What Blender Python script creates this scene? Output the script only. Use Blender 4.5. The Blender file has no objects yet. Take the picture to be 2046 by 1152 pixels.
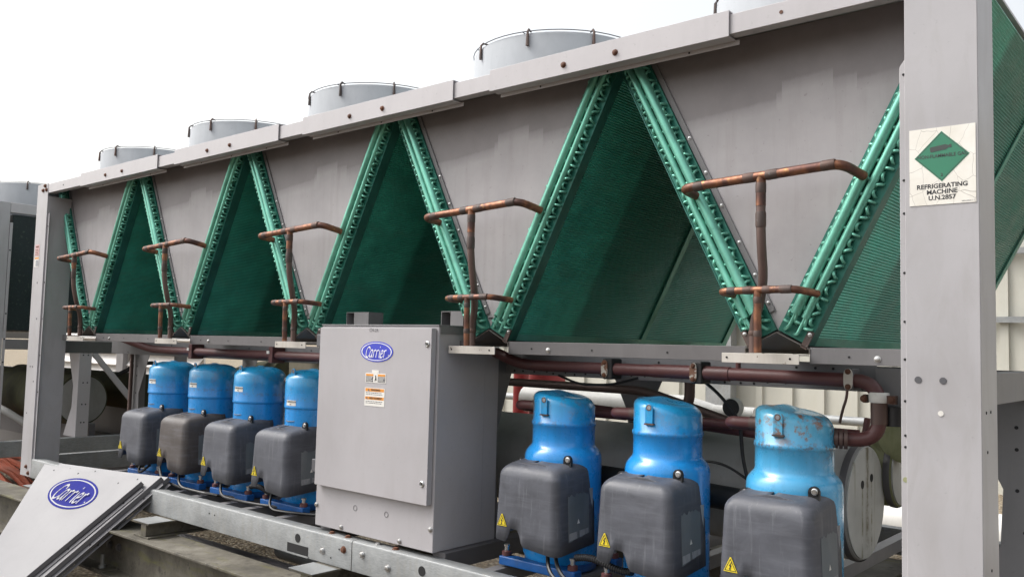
import bpy, bmesh, math, random
from mathutils import Vector, Matrix
random.seed(7)
sc = bpy.context.scene
COL = sc.collection
rad = math.radians
PITCH = 1.195
LEN = 5 * PITCH

# ------------------------------------------------------------------ mesh builder
class M:
    def __init__(s):
        s.v = []; s.f = []
    def add(s, vs, fs):
        b = len(s.v)
        s.v += [tuple(map(float, p)) for p in vs]
        s.f += [tuple(b + i for i in f) for f in fs]
        return s
    def box(s, x0, x1, y0, y1, z0, z1):
        return s.add([(x0,y0,z0),(x1,y0,z0),(x1,y1,z0),(x0,y1,z0),(x0,y0,z1),(x1,y0,z1),(x1,y1,z1),(x0,y1,z1)],
            [(0,3,2,1),(4,5,6,7),(0,1,5,4),(1,2,6,5),(2,3,7,6),(3,0,4,7)])
    def extrude(s, loop, d):
        d = Vector(d); n = len(loop)
        a = [Vector(p) for p in loop]
        return s.add(a + [p + d for p in a], [tuple(range(n))[::-1], tuple(range(n, 2*n))] + [(i, (i+1) % n, n + (i+1) % n, n + i) for i in range(n)])
    def prism_y(s, xz, y0, y1):
        return s.extrude([(x, y0, z) for x, z in xz], (0, y1 - y0, 0))
    def prism_x(s, yz, x0, x1):
        return s.extrude([(x0, y, z) for y, z in yz], (x1 - x0, 0, 0))
    def prism_z(s, xy, z0, z1):
        return s.extrude([(x, y, z0) for x, y in xy], (0, 0, z1 - z0))
    def tube(s, path, r, n=12, cap=True):
        P = [Vector(p) for p in path]; k = len(P)
        R = list(r) if hasattr(r, '__len__') else [r] * k
        T = []
        for i in range(k):
            t = (P[min(i+1, k-1)] - P[max(i-1, 0)])
            T.append(t.normalized() if t.length > 1e-9 else Vector((0,0,1)))
        up = Vector((0,0,1)) if abs(T[0].z) < .9 else Vector((1,0,0))
        N = (up - T[0] * up.dot(T[0])).normalized()
        vs = []
        for i in range(k):
            N = (N - T[i] * N.dot(T[i])).normalized()
            B = T[i].cross(N)
            for j in range(n):
                a = 2 * math.pi * j / n
                vs.append(P[i] + R[i] * (math.cos(a) * N + math.sin(a) * B))
        fs = [(i*n+j, i*n+(j+1) % n, (i+1)*n+(j+1) % n, (i+1)*n+j) for i in range(k-1) for j in range(n)]
        if cap:
            fs += [tuple(range(n))[::-1], tuple(range((k-1)*n, k*n))]
        return s.add(vs, fs)
    def lathe(s, prof, c, axis='z', n=32, cap=True):
        c = Vector(c); vs = []
        for (r, h) in prof:
            for j in range(n):
                a = 2 * math.pi * j / n
                u, w = r * math.cos(a), r * math.sin(a)
                vs.append(c + (Vector((u, w, h)) if axis == 'z' else Vector((h, u, w)) if axis == 'x' else Vector((w, h, u))))
        k = len(prof)
        fs = [(i*n+j, i*n+(j+1) % n, (i+1)*n+(j+1) % n, (i+1)*n+j) for i in range(k-1) for j in range(n)]
        if cap: fs += [tuple(range(n))[::-1], tuple(range((k-1)*n, k*n))]
        return s.add(vs, fs)
    def shift(s, d):
        s.v = [(x + d[0], y + d[1], z + d[2]) for x, y, z in s.v]; return s
    def xf(s, m):
        s.v = [tuple(m @ Vector(p)) for p in s.v]; return s
    def obj(s, name, mat, parent=None, off=(0,0,0), bevel=0, smooth=38, flip=False):
        me = bpy.data.meshes.new(name)
        me.from_pydata([(x - off[0], y - off[1], z - off[2]) for x, y, z in s.v], [], s.f)
        bm = bmesh.new(); bm.from_mesh(me)
        bmesh.ops.recalc_face_normals(bm, faces=bm.faces)
        bm.to_mesh(me); bm.free()
        for p in me.polygons: p.use_smooth = True
        me.set_sharp_from_angle(angle=rad(smooth))
        me.materials.append(mat)
        o = bpy.data.objects.new(name, me); COL.objects.link(o)
        if parent: o.parent = parent
        else: o.location = off
        if bevel:
            b = o.modifiers.new('bevel', 'BEVEL'); b.width = bevel; b.segments = 2; b.limit_method = 'ANGLE'; b.angle_limit = rad(40)
            b.harden_normals = True
        return o

def fillet(pts, r, k=6):
    """polyline with rounded corners"""
    P = [Vector(p) for p in pts]; out = [P[0]]
    for i in range(1, len(P) - 1):
        a, b, c = P[i-1], P[i], P[i+1]
        d1 = (a - b); d2 = (c - b)
        rr = min(r, d1.length * .49, d2.length * .49)
        p0 = b + d1.normalized() * rr; p2 = b + d2.normalized() * rr
        for j in range(k + 1):
            t = j / k
            out.append(p0 * (1-t)**2 + b * 2*t*(1-t) + p2 * t*t)
    out.append(P[-1])
    return out

def root(name, label, cat, loc=(0,0,0), group=None):
    o = bpy.data.objects.new(name, None); COL.objects.link(o)
    o.empty_display_size = .1
    o.location = loc
    return tag(o, label, cat, group)
def tag(o, label=None, cat=None, group=None, kind=None):
    if label: o['label'] = label
    if cat: o['category'] = cat
    if group: o['group'] = group
    if kind: o['kind'] = kind
    return o
def copy_tree(o, parent=None):
    c = o.copy(); COL.objects.link(c); c.parent = parent
    for ch in list(o.children): copy_tree(ch, c)
    return c
def part_label(o, label): o['label'] = label; return o

def text_mesh(body, size, align='CENTER', shear=0, offset=0, sx=1):
    cu = bpy.data.curves.new('lettering', 'FONT')
    cu.body = body; cu.size = size; cu.align_x = align; cu.align_y = 'CENTER'; cu.shear = shear; cu.offset = offset
    cu.resolution_u = 3
    o = bpy.data.objects.new('lettering', cu); COL.objects.link(o)
    bpy.context.view_layer.update()
    dg = bpy.context.evaluated_depsgraph_get()
    me = bpy.data.meshes.new_from_object(o.evaluated_get(dg))
    m = M(); m.add([(v.co.x * sx, 0, v.co.y) for v in me.vertices], [tuple(p.vertices) for p in me.polygons])
    bpy.data.objects.remove(o); bpy.data.curves.remove(cu); bpy.data.meshes.remove(me)
    return m

# ------------------------------------------------------------------ materials
def new_mat(name):
    m = bpy.data.materials.new(name); m.use_nodes = True
    nt = m.node_tree; b = nt.nodes['Principled BSDF']
    return m, nt, b
def N(nt, t, **kw):
    n = nt.nodes.new(t)
    for k, v in kw.items(): setattr(n, k, v)
    return n
def L(nt, a, b): nt.links.new(a, b)
def coords(nt, world=True, scale=(1,1,1)):
    mp = N(nt, 'ShaderNodeMapping'); mp.inputs['Scale'].default_value = scale
    if world: L(nt, N(nt, 'ShaderNodeNewGeometry').outputs['Position'], mp.inputs['Vector'])
    else: L(nt, N(nt, 'ShaderNodeTexCoord').outputs['Object'], mp.inputs['Vector'])
    return mp.outputs['Vector']
def noise(nt, vec, scale, detail=4, rough=.55, dist=0):
    n = N(nt, 'ShaderNodeTexNoise'); n.inputs['Scale'].default_value = scale
    n.inputs['Detail'].default_value = detail; n.inputs['Roughness'].default_value = rough; n.inputs['Distortion'].default_value = dist
    L(nt, vec, n.inputs['Vector']); return n.outputs['Fac']
def ramp(nt, fac, stops):
    r = N(nt, 'ShaderNodeValToRGB'); e = r.color_ramp.elements
    while len(e) < len(stops): e.new(.5)
    for i, (p, c) in enumerate(stops):
        e[i].position = p; e[i].color = (c if hasattr(c, '__len__') else (c, c, c)) [:3] + (1,) if hasattr(c, '__len__') else (c, c, c, 1)
    L(nt, fac, r.inputs['Fac']); return r.outputs['Color']
def mix(nt, fac, a, b, mode='MIX'):
    m = N(nt, 'ShaderNodeMix', data_type='RGBA', blend_type=mode)
    for i, x in ((0, fac), (6, a), (7, b)):
        if hasattr(x, 'is_output'): L(nt, x, m.inputs[i])
        elif i == 0: m.inputs[0].default_value = x
        else: m.inputs[i].default_value = tuple(x[:3]) + (1,)
    return m.outputs[2]
def math_n(nt, op, a, b=None, clamp=False):
    m = N(nt, 'ShaderNodeMath', operation=op); m.use_clamp = clamp
    for i, x in ((0, a), (1, b)):
        if x is None: continue
        if hasattr(x, 'is_output'): L(nt, x, m.inputs[i])
        else: m.inputs[i].default_value = x
    return m.outputs[0]
def bump(nt, b, h, strength=.2, dist=.01):
    n = N(nt, 'ShaderNodeBump'); n.inputs['Strength'].default_value = strength; n.inputs['Distance'].default_value = dist
    L(nt, h, n.inputs['Height']); L(nt, n.outputs['Normal'], b.inputs['Normal'])
def sep(nt, vec):
    s = N(nt, 'ShaderNodeSeparateXYZ'); L(nt, vec, s.inputs[0]); return s.outputs

def paint(name, col, rough=.45, var=.12, grime=.35, gcol=None, metal=0, spots=None, spec=.5, coat=0, streak=3.0):
    """weathered paint: broad tone drift, vertical rain streaks, fine specks"""
    m, nt, b = new_mat(name)
    v = coords(nt)
    a = noise(nt, v, 2.3, 5, .6)
    st = noise(nt, coords(nt, scale=(4, 4, 1.1)), streak, 6, .65, .8)
    fine = noise(nt, v, 60, 3, .7)
    lo = tuple(c * (1 - var) for c in col); hi = tuple(min(1, c * (1 + var)) for c in col)
    c = ramp(nt, a, [(.3, lo), (.7, hi)])
    g = ramp(nt, st, [(.45, 0), (.78, grime)])
    c = mix(nt, g, c, gcol or tuple(x * .62 for x in col))
    c = mix(nt, ramp(nt, fine, [(.63, 0), (.74, .35)]), c, tuple(x * .6 for x in col))
    if spots:
        sp = noise(nt, v, spots[1], 4, .7)
        c = mix(nt, ramp(nt, sp, [(spots[2], 0), (spots[2] + .05, .9)]), c, spots[0])
    L(nt, c, b.inputs['Base Color'])
    L(nt, ramp(nt, a, [(.3, rough - .08), (.7, rough + .1)]), b.inputs['Roughness'])
    b.inputs['Metallic'].default_value = metal; b.inputs['Specular IOR Level'].default_value = spec
    b.inputs['Coat Weight'].default_value = coat; b.inputs['Coat Roughness'].default_value = .12
    bump(nt, b, noise(nt, v, 5, 3, .5), .2, .008)
    return m

GREY = (.40, .385, .40)
m_grey = paint('grey_cabinet_paint', GREY, .42, .06, .22, (.30, .275, .27))
m_post = paint('grey_post_paint', (.40, .39, .405), .38, .07, .45, (.29, .27, .26))
m_rail = paint('pale_rail_paint', (.47, .45, .465), .4, .05, .2)
m_dark = paint('dark_grey_frame_paint', (.105, .10, .105), .5, .15, .4)
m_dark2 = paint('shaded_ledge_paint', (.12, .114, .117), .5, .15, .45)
m_mid = paint('mid_grey_frame_paint', (.18, .175, .18), .5, .12, .4)
m_bar = paint('pale_bar_paint', (.52, .49, .45), .5, .1, .4, (.3, .26, .2), spots=((.12, .08, .05), 26, .66))
m_fan = paint('fan_ring_paint', (.41, .43, .455), .8, .05, .25, spec=.12)
m_cover = paint('lid_panel_paint', (.165, .162, .172), .42, .04, .15)
m_tray = paint('tray_edge_metal', (.12, .11, .10), .6, .3, .5, (.07, .04, .02))
m_black = paint('black_rubber', (.018, .018, .02), .5, .2, .2)
m_hole = paint('dark_opening', (.012, .012, .013), .8, .1, .1)
m_white = paint('cream_cladding', (.50, .49, .435), .55, .05, .35, (.45, .43, .36))
m_ins = paint('white_insulation_jacket', (.72, .71, .68), .45, .05, .3, (.4, .36, .28))
m_wrap = paint('torn_white_wrap', (.52, .48, .44), .7, .2, .5, spots=((.10, .05, .05), 45, .52))
m_louvre = paint('white_louvre_paint', (.70, .68, .66), .5, .05, .2)
m_vessel = paint('grey_vessel_jacket', (.33, .325, .315), .6, .12, .4, (.2, .19, .16))
m_chrome = paint('bright_bolt_metal', (.55, .55, .55), .28, .1, .2, metal=.9)
m_rustbolt = paint('rusty_bolt', (.13, .05, .025), .7, .4, .5, (.04, .02, .015))
m_redcyl = paint('red_oxide_tank', (.28, .03, .03), .5, .1, .3)
m_orange = paint('orange_netting', (.36, .075, .03), .7, .3, .3)
m_yellow = paint('warning_yellow', (.72, .56, .02), .5, .05, .15)
m_blk = paint('print_black', (.025, .025, .03), .5, .1, .1)
m_txtgrey = paint('print_grey', (.10, .10, .11), .5, .1, .1)
m_stick = paint('sticker_white', (.72, .70, .66), .5, .05, .25)
m_orangep = paint('warning_orange', (.70, .27, .03), .5, .05, .15)
m_pinkp = paint('faded_pink_sticker', (.60, .38, .38), .5, .1, .2)
m_dkblue = paint('emblem_blue', (.045, .06, .50), .4, .06, .12)
m_fadeblue = paint('faded_emblem_blue', (.020, .023, .185), .75, .15, .25, (.04, .045, .19), spec=.1)
m_emwhite = paint('emblem_white', (.78, .78, .80), .45, .02, .06)
m_fadewhite = paint('faded_emblem_white', (.30, .30, .32), .5, .04, .1)
m_signgreen = paint('sign_green', (.03, .20, .115), .45, .08, .2)
m_signblack = paint('sign_faded_black', (.045, .06, .055), .5, .1, .2)
m_scuff = paint('scuffed_label_film', (.13, .15, .165), .55, .25, .5, (.25, .25, .26))
m_data = paint('data_label_film', (.30, .31, .33), .5, .35, .8, (.08, .08, .09), streak=14)
m_cable = paint('black_cable', (.012, .012, .013), .45, .2, .1)

def galvanised():
    m, nt, b = new_mat('galvanised_steel')
    v = coords(nt)
    vo = N(nt, 'ShaderNodeTexVoronoi'); vo.inputs['Scale'].default_value = 85
    L(nt, mix(nt, .25, v, N(nt, 'ShaderNodeTexNoise').outputs['Color']), vo.inputs['Vector'])
    big = noise(nt, v, 5, 6, .65)
    st = noise(nt, coords(nt, scale=(14, 14, 2)), 3, 5, .6)
    c = ramp(nt, vo.outputs['Color'], [(.1, (.20, .21, .215)), (.9, (.29, .30, .305))])
    c = mix(nt, ramp(nt, big, [(.42, 0), (.68, .5)]), c, (.42, .43, .43))
    c = mix(nt, ramp(nt, st, [(.5, 0), (.72, .5)]), c, (.27, .26, .235))
    c = mix(nt, ramp(nt, noise(nt, v, 16, 4, .7), [(.66, 0), (.74, .5)]), c, (.22, .15, .09))
    L(nt, c, b.inputs['Base Color']); b.inputs['Metallic'].default_value = .35
    L(nt, ramp(nt, big, [(.3, .42), (.7, .62)]), b.inputs['Roughness'])
    bump(nt, b, big, .2, .006); return m
m_galv = galvanised()

def infill_mat():
    """grey sheet with a rain-bleached lower field; the top stays darker where the cap strip kept the rain off, with a ragged edge"""
    m, nt, b = new_mat('weathered_infill_sheet')
    v = coords(nt); x, y, z = sep(nt, v)
    u = math_n(nt, 'FRACT', math_n(nt, 'DIVIDE', x, PITCH))              # position inside a bay
    line = math_n(nt, 'ADD', 1.60, math_n(nt, 'MULTIPLY', u, .10))
    gap = math_n(nt, 'MULTIPLY', math_n(nt, 'GREATER_THAN', u, .505), math_n(nt, 'LESS_THAN', u, .64))
    gap2 = math_n(nt, 'MULTIPLY', math_n(nt, 'GREATER_THAN', u, .49), math_n(nt, 'LESS_THAN', u, .70))
    line = math_n(nt, 'ADD', line, math_n(nt, 'MULTIPLY', gap, .03))
    line = math_n(nt, 'ADD', line, math_n(nt, 'MULTIPLY', gap2, .02))
    jag = math_n(nt, 'MULTIPLY', math_n(nt, 'SUBTRACT', noise(nt, coords(nt, scale=(1, 1, .35)), 60, 4, .7), .5), .014)
    jag2 = math_n(nt, 'MULTIPLY', math_n(nt, 'SUBTRACT', noise(nt, v, 4, 3, .5), .5), .018)
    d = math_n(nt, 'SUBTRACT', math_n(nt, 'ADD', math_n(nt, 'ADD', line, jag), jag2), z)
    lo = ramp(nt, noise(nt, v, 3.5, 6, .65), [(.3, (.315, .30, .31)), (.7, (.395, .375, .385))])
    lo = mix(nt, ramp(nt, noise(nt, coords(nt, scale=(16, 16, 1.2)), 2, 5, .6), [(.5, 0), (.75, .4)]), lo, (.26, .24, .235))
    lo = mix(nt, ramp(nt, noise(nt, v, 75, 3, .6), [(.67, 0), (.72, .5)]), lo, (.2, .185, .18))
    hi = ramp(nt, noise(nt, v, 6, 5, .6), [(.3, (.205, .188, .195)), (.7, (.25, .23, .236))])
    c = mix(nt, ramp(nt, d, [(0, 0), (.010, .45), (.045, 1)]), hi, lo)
    c = mix(nt, ramp(nt, noise(nt, v, 11, 5, .8), [(.68, 0), (.72, .4)]), c, (.48, .47, .47))
    L(nt, c, b.inputs['Base Color']); b.inputs['Roughness'].default_value = .55
    bump(nt, b, noise(nt, v, 3, 2, .5), .25, .01); return m
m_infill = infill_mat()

def green(name, col, rough, metal, var=.25, grime=.3, faded=False):  # faded switches on the painted reflection band
    m, nt, b = new_mat(name); v = coords(nt)
    a = noise(nt, v, 9, 5, .65)
    c = ramp(nt, a, [(.3, tuple(x * (1 - var) for x in col)), (.7, tuple(x * (1 + var) for x in col))])
    c = mix(nt, ramp(nt, noise(nt, v, 40, 4, .7), [(.58, 0), (.75, grime)]), c, (.20, .24, .16))
    c = mix(nt, ramp(nt, noise(nt, coords(nt, scale=(4, 4, 1)), 8, 4, .6), [(.6, 0), (.8, .35)]), c, tuple(min(1, x * 1.9) for x in col))
    if faded:                                                           # reflection put into the colour, dark beyond the open side; random dusty patches
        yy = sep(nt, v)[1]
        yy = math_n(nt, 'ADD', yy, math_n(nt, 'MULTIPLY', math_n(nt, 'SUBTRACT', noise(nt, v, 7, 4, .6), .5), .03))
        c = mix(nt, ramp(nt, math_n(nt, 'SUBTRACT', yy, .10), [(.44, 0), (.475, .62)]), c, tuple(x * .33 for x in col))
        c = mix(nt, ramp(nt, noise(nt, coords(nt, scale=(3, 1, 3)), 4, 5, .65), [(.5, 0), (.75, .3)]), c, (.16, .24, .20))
    L(nt, c, b.inputs['Base Color']); b.inputs['Metallic'].default_value = metal
    L(nt, ramp(nt, a, [(.3, rough - .06), (.7, rough + .12)]), b.inputs['Roughness'])
    bump(nt, b, noise(nt, v, 120, 2, .5), .08, .002); return m
m_green = green('green_coated_tube', (.16, .46, .355), .32, .45)
m_gplate = green('green_coated_plate', (.024, .165, .125), .45, .3)
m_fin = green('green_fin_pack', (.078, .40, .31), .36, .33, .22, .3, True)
m_strip = green('pale_green_strip', (.10, .32, .25), .42, .3, .2, .3)
m_flange = green('green_edge_flange', (.022, .13, .105), .42, .35, .2, .2)
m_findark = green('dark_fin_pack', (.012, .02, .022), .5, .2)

def copper_mat():
    m, nt, b = new_mat('heat_marked_copper'); v = coords(nt)
    a = noise(nt, v, 11, 2, .5); f = noise(nt, v, 55, 5, .7)
    c = ramp(nt, a, [(.25, (.07, .046, .045)), (.42, (.165, .078, .055)), (.52, (.30, .135, .075)), (.60, (.14, .066, .052)), (.78, (.055, .043, .045))])
    c = mix(nt, ramp(nt, f, [(.52, 0), (.72, .7)]), c, (.07, .045, .04))
    c = mix(nt, ramp(nt, noise(nt, v, 30, 4, .6), [(.62, 0), (.72, .5)]), c, (.55, .30, .10))
    L(nt, c, b.inputs['Base Color']); b.inputs['Metallic'].default_value = .65
    L(nt, ramp(nt, f, [(.3, .32), (.7, .62)]), b.inputs['Roughness'])
    bump(nt, b, f, .15, .002); return m
m_copper = copper_mat()
m_band = paint('scorched_coupling', (.085, .065, .06), .6, .4, .5, (.25, .10, .05), metal=.4, spots=((.16, .15, .14), 60, .62))
m_brown = paint('dull_brown_pipe', (.13, .085, .075), .5, .25, .4, (.06, .045, .04), metal=.35)
m_oxide = paint('red_oxide_pipe', (.115, .042, .042), .48, .25, .4, (.045, .028, .028))
m_clamp = paint('peeling_clamp_paint', (.50, .47, .42), .6, .2, .3, spots=((.16, .055, .02), 34, .47))

def blue_mat(name, top, body, rust, streak=False):
    m, nt, b = new_mat(name)
    v = coords(nt, False); x, y, z = sep(nt, v); w = coords(nt)
    wob = math_n(nt, 'MULTIPLY', math_n(nt, 'SUBTRACT', noise(nt, w, 9, 4, .6), .5), .14)
    zz = math_n(nt, 'ADD', z, wob)
    c = ramp(nt, zz, [(0, body), (.53, body), (.64, top), (1, top)])
    c = mix(nt, ramp(nt, noise(nt, coords(nt, scale=(12, 12, 2)), 3, 4, .6), [(.48, 0), (.8, .45)]), c, tuple(q * .55 for q in body))
    dr = math_n(nt, 'MULTIPLY', ramp(nt, noise(nt, w, 14, 6, .75), [(.54, 0), (.62, 1)]), ramp(nt, zz, [(.50, 0), (.60, rust), (.72, rust)]))
    c = mix(nt, dr, c, (.20, .085, .035))
    c = mix(nt, ramp(nt, noise(nt, w, 70, 3, .7), [(.68, 0), (.73, .6)]), c, (.05, .05, .05))
    if streak:                                                          # brown run-off down the pipe side of the dome
        xs = math_n(nt, 'ADD', x, math_n(nt, 'MULTIPLY', math_n(nt, 'SUBTRACT', noise(nt, coords(nt, scale=(30, 30, 6)), 1.5, 5, .7), .5), .09))
        k = math_n(nt, 'MULTIPLY', math_n(nt, 'LESS_THAN', xs, -.082), ramp(nt, z, [(.44, 0), (.56, .85)]))
        c = mix(nt, k, c, (.12, .085, .055))
    # rust that creeps along the weld seam
    sm = math_n(nt, 'SUBTRACT', 1, math_n(nt, 'MULTIPLY', math_n(nt, 'ABSOLUTE', math_n(nt, 'SUBTRACT', z, .548)), 70), True)
    sm = math_n(nt, 'MULTIPLY', sm, ramp(nt, noise(nt, w, 45, 4, .8), [(.5, 0), (.56, .3 + .6 * rust)]))
    c = mix(nt, sm, c, (.09, .06, .045))
    L(nt, c, b.inputs['Base Color'])
    L(nt, ramp(nt, noise(nt, w, 20, 4, .7), [(.35, .22), (.7, .42)]), b.inputs['Roughness'])
    b.inputs['Coat Weight'].default_value = .55; b.inputs['Coat Roughness'].default_value = .13
    bump(nt, b, noise(nt, w, 12, 3, .5), .12, .004); return m
m_blue = blue_mat('blue_compressor_enamel', (.020, .315, .62), (.013, .265, .68), .22)
m_blue1 = blue_mat('streaked_blue_enamel', (.020, .315, .62), (.013, .265, .68), .30, True)
m_blue2 = blue_mat('faded_blue_enamel', (.095, .40, .60), (.06, .34, .60), .95)
m_bluebase = paint('blue_base_enamel', (.006, .09, .32), .4, .2, .5, (.02, .03, .05))

def plastic(name, col, scratch):
    m, nt, b = new_mat(name); v = coords(nt)
    a = noise(nt, v, 8, 6, .65, .6)
    c = ramp(nt, a, [(.3, tuple(x * .75 for x in col)), (.7, tuple(x * 1.3 for x in col))])
    st = noise(nt, coords(nt, scale=(20, 20, 1.4)), 3, 6, .7)
    c = mix(nt, ramp(nt, st, [(.56, 0), (.80, scratch)]), c, (.26, .27, .29))
    c = mix(nt, ramp(nt, noise(nt, coords(nt, scale=(3, 3, 26)), 2.2, 5, .6), [(.48, 0), (.78, .4)]), c, (.16, .165, .19))
    L(nt, c, b.inputs['Base Color'])
    L(nt, ramp(nt, a, [(.3, .42), (.7, .62)]), b.inputs['Roughness'])
    bump(nt, b, noise(nt, v, 160, 2, .6), .12, .002); return m
m_plastic = plastic('bleached_black_plastic', (.074, .078, .094), .5)
m_plastic2 = plastic('bleached_brown_plastic', (.078, .067, .064), .3)

def sign_paper():
    m, nt, b = new_mat('cracked_sign_film'); v = coords(nt)
    vo = N(nt, 'ShaderNodeTexVoronoi', feature='DISTANCE_TO_EDGE'); vo.inputs['Scale'].default_value = 1
    nn_ = N(nt, 'ShaderNodeTexNoise'); nn_.inputs['Scale'].default_value = 16; nn_.inputs['Detail'].default_value = 3; L(nt, v, nn_.inputs['Vector'])
    L(nt, mix(nt, .38, coords(nt, scale=(26, 26, 17)), nn_.outputs['Color'], 'ADD'), vo.inputs['Vector'])
    c = ramp(nt, noise(nt, v, 14, 4, .6), [(.3, (.70, .67, .60)), (.7, (.80, .78, .73))])
    c = mix(nt, ramp(nt, vo.outputs['Distance'], [(0, .75), (.014, 0)]), c, (.25, .22, .2))
    L(nt, c, b.inputs['Base Color']); b.inputs['Roughness'].default_value = .55; return m
m_sign = sign_paper()

def gravel_mat():
    m, nt, b = new_mat('tan_gravel'); v = coords(nt)
    vo = N(nt, 'ShaderNodeTexVoronoi'); vo.inputs['Scale'].default_value = 42; L(nt, v, vo.inputs['Vector'])
    c = ramp(nt, vo.outputs['Color'], [(.05, (.17, .125, .08)), (.35, (.32, .25, .16)), (.65, (.41, .345, .24)), (.95, (.50, .45, .36))])
    c = mix(nt, ramp(nt, vo.outputs['Distance'], [(.25, 0), (.75, .8)]), c, (.10, .075, .05))
    x, y, z = sep(nt, v)
    # bare wet soil and dead moss in the strip in front of the machine
    sw = math_n(nt, 'ADD', y, math_n(nt, 'MULTIPLY', math_n(nt, 'SUBTRACT', noise(nt, v, 3, 5, .65), .5), .9))
    soil = ramp(nt, noise(nt, v, 28, 6, .75), [(.3, (.025, .018, .012)), (.55, (.075, .052, .032)), (.75, (.16, .115, .07))])
    c = mix(nt, ramp(nt, math_n(nt, 'ADD', math_n(nt, 'MULTIPLY', sw, -1), .12), [(0, 0), (.2, .92)]), c, soil)
    c = mix(nt, ramp(nt, noise(nt, v, 1.1, 4, .6), [(.5, 0), (.8, .5)]), c, (.20, .15, .09))
    L(nt, c, b.inputs['Base Color']); b.inputs['Roughness'].default_value = .85
    bump(nt, b, vo.outputs['Distance'], .9, -.02); return m
m_gravel = gravel_mat()

def beam_mat():
    m, nt, b = new_mat('lichened_steel_beam'); v = coords(nt)
    a = noise(nt, v, 4, 6, .7)
    c = ramp(nt, a, [(.28, (.04, .036, .028)), (.48, (.095, .085, .066)), (.62, (.15, .137, .11)), (.78, (.24, .225, .19))])
    c = mix(nt, ramp(nt, noise(nt, coords(nt, scale=(1.5, 8, 8)), 2.5, 5, .7), [(.55, 0), (.70, .65)]), c, (.125, .12, .03))
    c = mix(nt, ramp(nt, noise(nt, v, 12, 5, .75), [(.56, 0), (.66, .75)]), c, (.035, .03, .024))
    c = mix(nt, ramp(nt, noise(nt, v, 9, 5, .8), [(.68, 0), (.72, .7)]), c, (.12, .05, .02))
    L(nt, c, b.inputs['Base Color']); b.inputs['Roughness'].default_value = .75
    bump(nt, b, noise(nt, v, 30, 5, .7), .3, .006); return m
m_beam = beam_mat()

def stained_cap():
    m, nt, b = new_mat('stained_end_cap'); v = coords(nt); x, y, z = sep(nt, v)
    c = ramp(nt, noise(nt, v, 5, 5, .6), [(.3, (.36, .36, .345)), (.7, (.50, .50, .48))])
    c = mix(nt, ramp(nt, noise(nt, coords(nt, scale=(1, 22, 1.6)), 1.2, 5, .7), [(.56, 0), (.72, .65)]), c, (.16, .15, .06))
    nz = noise(nt, coords(nt, scale=(1, 6, 5)), 3, 5, .75)
    for yc, wd, zt, col in ((.895, .026, .50, (.10, .075, .03)), (.842, .012, .36, (.14, .13, .06)), (.942, .012, .38, (.14, .13, .06))):
        k = math_n(nt, 'SUBTRACT', 1, math_n(nt, 'DIVIDE', math_n(nt, 'ABSOLUTE', math_n(nt, 'SUBTRACT', y, yc)), wd), True)
        k = math_n(nt, 'MULTIPLY', k, math_n(nt, 'LESS_THAN', z, zt))
        c = mix(nt, math_n(nt, 'MULTIPLY', k, ramp(nt, nz, [(.40, 0), (.58, 1)])), c, col)
    L(nt, c, b.inputs['Base Color']); b.inputs['Roughness'].default_value = .55
    return m
m_cap = stained_cap()
m_moss = paint('mossy_cap', (.26, .27, .15), .8, .3, .7, (.10, .11, .03))

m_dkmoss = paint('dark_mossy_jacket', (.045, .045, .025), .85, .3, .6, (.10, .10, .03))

# ------------------------------------------------------------------ emblem lettering (broad-nib script strokes)
def bez(p0, p1, p2, p3, k=9):
    return [(p0[0]*(1-t)**3 + 3*p1[0]*t*(1-t)**2 + 3*p2[0]*t*t*(1-t) + p3[0]*t**3,
             p0[1]*(1-t)**3 + 3*p1[1]*t*(1-t)**2 + 3*p2[1]*t*t*(1-t) + p3[1]*t**3) for t in [i / k for i in range(k + 1)]]
def script_strokes():
    C = bez((.62,.60), (.60,.80), (.40,.86), (.24,.66)) + bez((.24,.66), (.08,.44), (.08,.02), (.34,.0))[1:] + bez((.34,.0), (.46,.0), (.54,.08), (.60,.20))[1:]
    C2 = [(.62,.58), (.61,.76)]
    a = bez((.38,.50), (.30,.62), (.06,.60), (.04,.22)) + bez((.04,.22), (.03,-.06), (.22,-.06), (.36,.30))[1:]
    a2 = bez((.40,.56), (.36,.36), (.30,.0), (.46,.02))
    r = bez((.06,.56), (.12,.40), (.06,.16), (.06,.0))
    r2 = bez((.08,.34), (.14,.52), (.24,.60), (.34,.54))
    i = bez((.10,.56), (.10,.36), (.06,.0), (.18,.02)); dot = [(.10,.74), (.13,.84)]
    e = bez((.06,.28), (.20,.28), (.36,.34), (.34,.48)) + bez((.34,.48), (.30,.62), (.06,.56), (.05,.22))[1:] + bez((.05,.22), (.05,-.05), (.26,-.04), (.38,.14))[1:]
    out = []
    for x, S in ((0, [C, C2]), (.66, [a, a2]), (1.18, [r, r2]), (1.60, [r, r2]), (2.02, [i, dot]), (2.26, [e]), (2.72, [r, r2])):
        for s_ in S: out.append([(px + x + .22 * py, py) for px, py in s_])
    return out, 3.22
def script_mesh():
    """flat letters in the xz plane, centred, 1 unit wide"""
    strokes, w = script_strokes(); m = M(); k = 0
    nib = Vector((.62, .78)).normalized()
    for st in strokes:
        k += 1; eps = -.0006 * k
        P = [Vector(p) for p in st]; vs = []
        for i, p in enumerate(P):
            d = (P[min(i+1, len(P)-1)] - P[max(i-1, 0)]).normalized()
            n = Vector((-d.y, d.x)); h = .022 + .042 * abs(d.x * nib.y - d.y * nib.x) ** 1.2
            for sg in (-1, 1):
                q = p + n * h * sg
                vs.append(((q.x - w / 2) / w, eps, (q.y - .44) / w))
        m.add(vs, [(2*i, 2*i+1, 2*i+3, 2*i+2) for i in range(len(P) - 1)])
    return m
def ellipse(a, b_, n=48): return [(a * math.cos(2*math.pi*i/n), b_ * math.sin(2*math.pi*i/n)) for i in range(n)]
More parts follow.
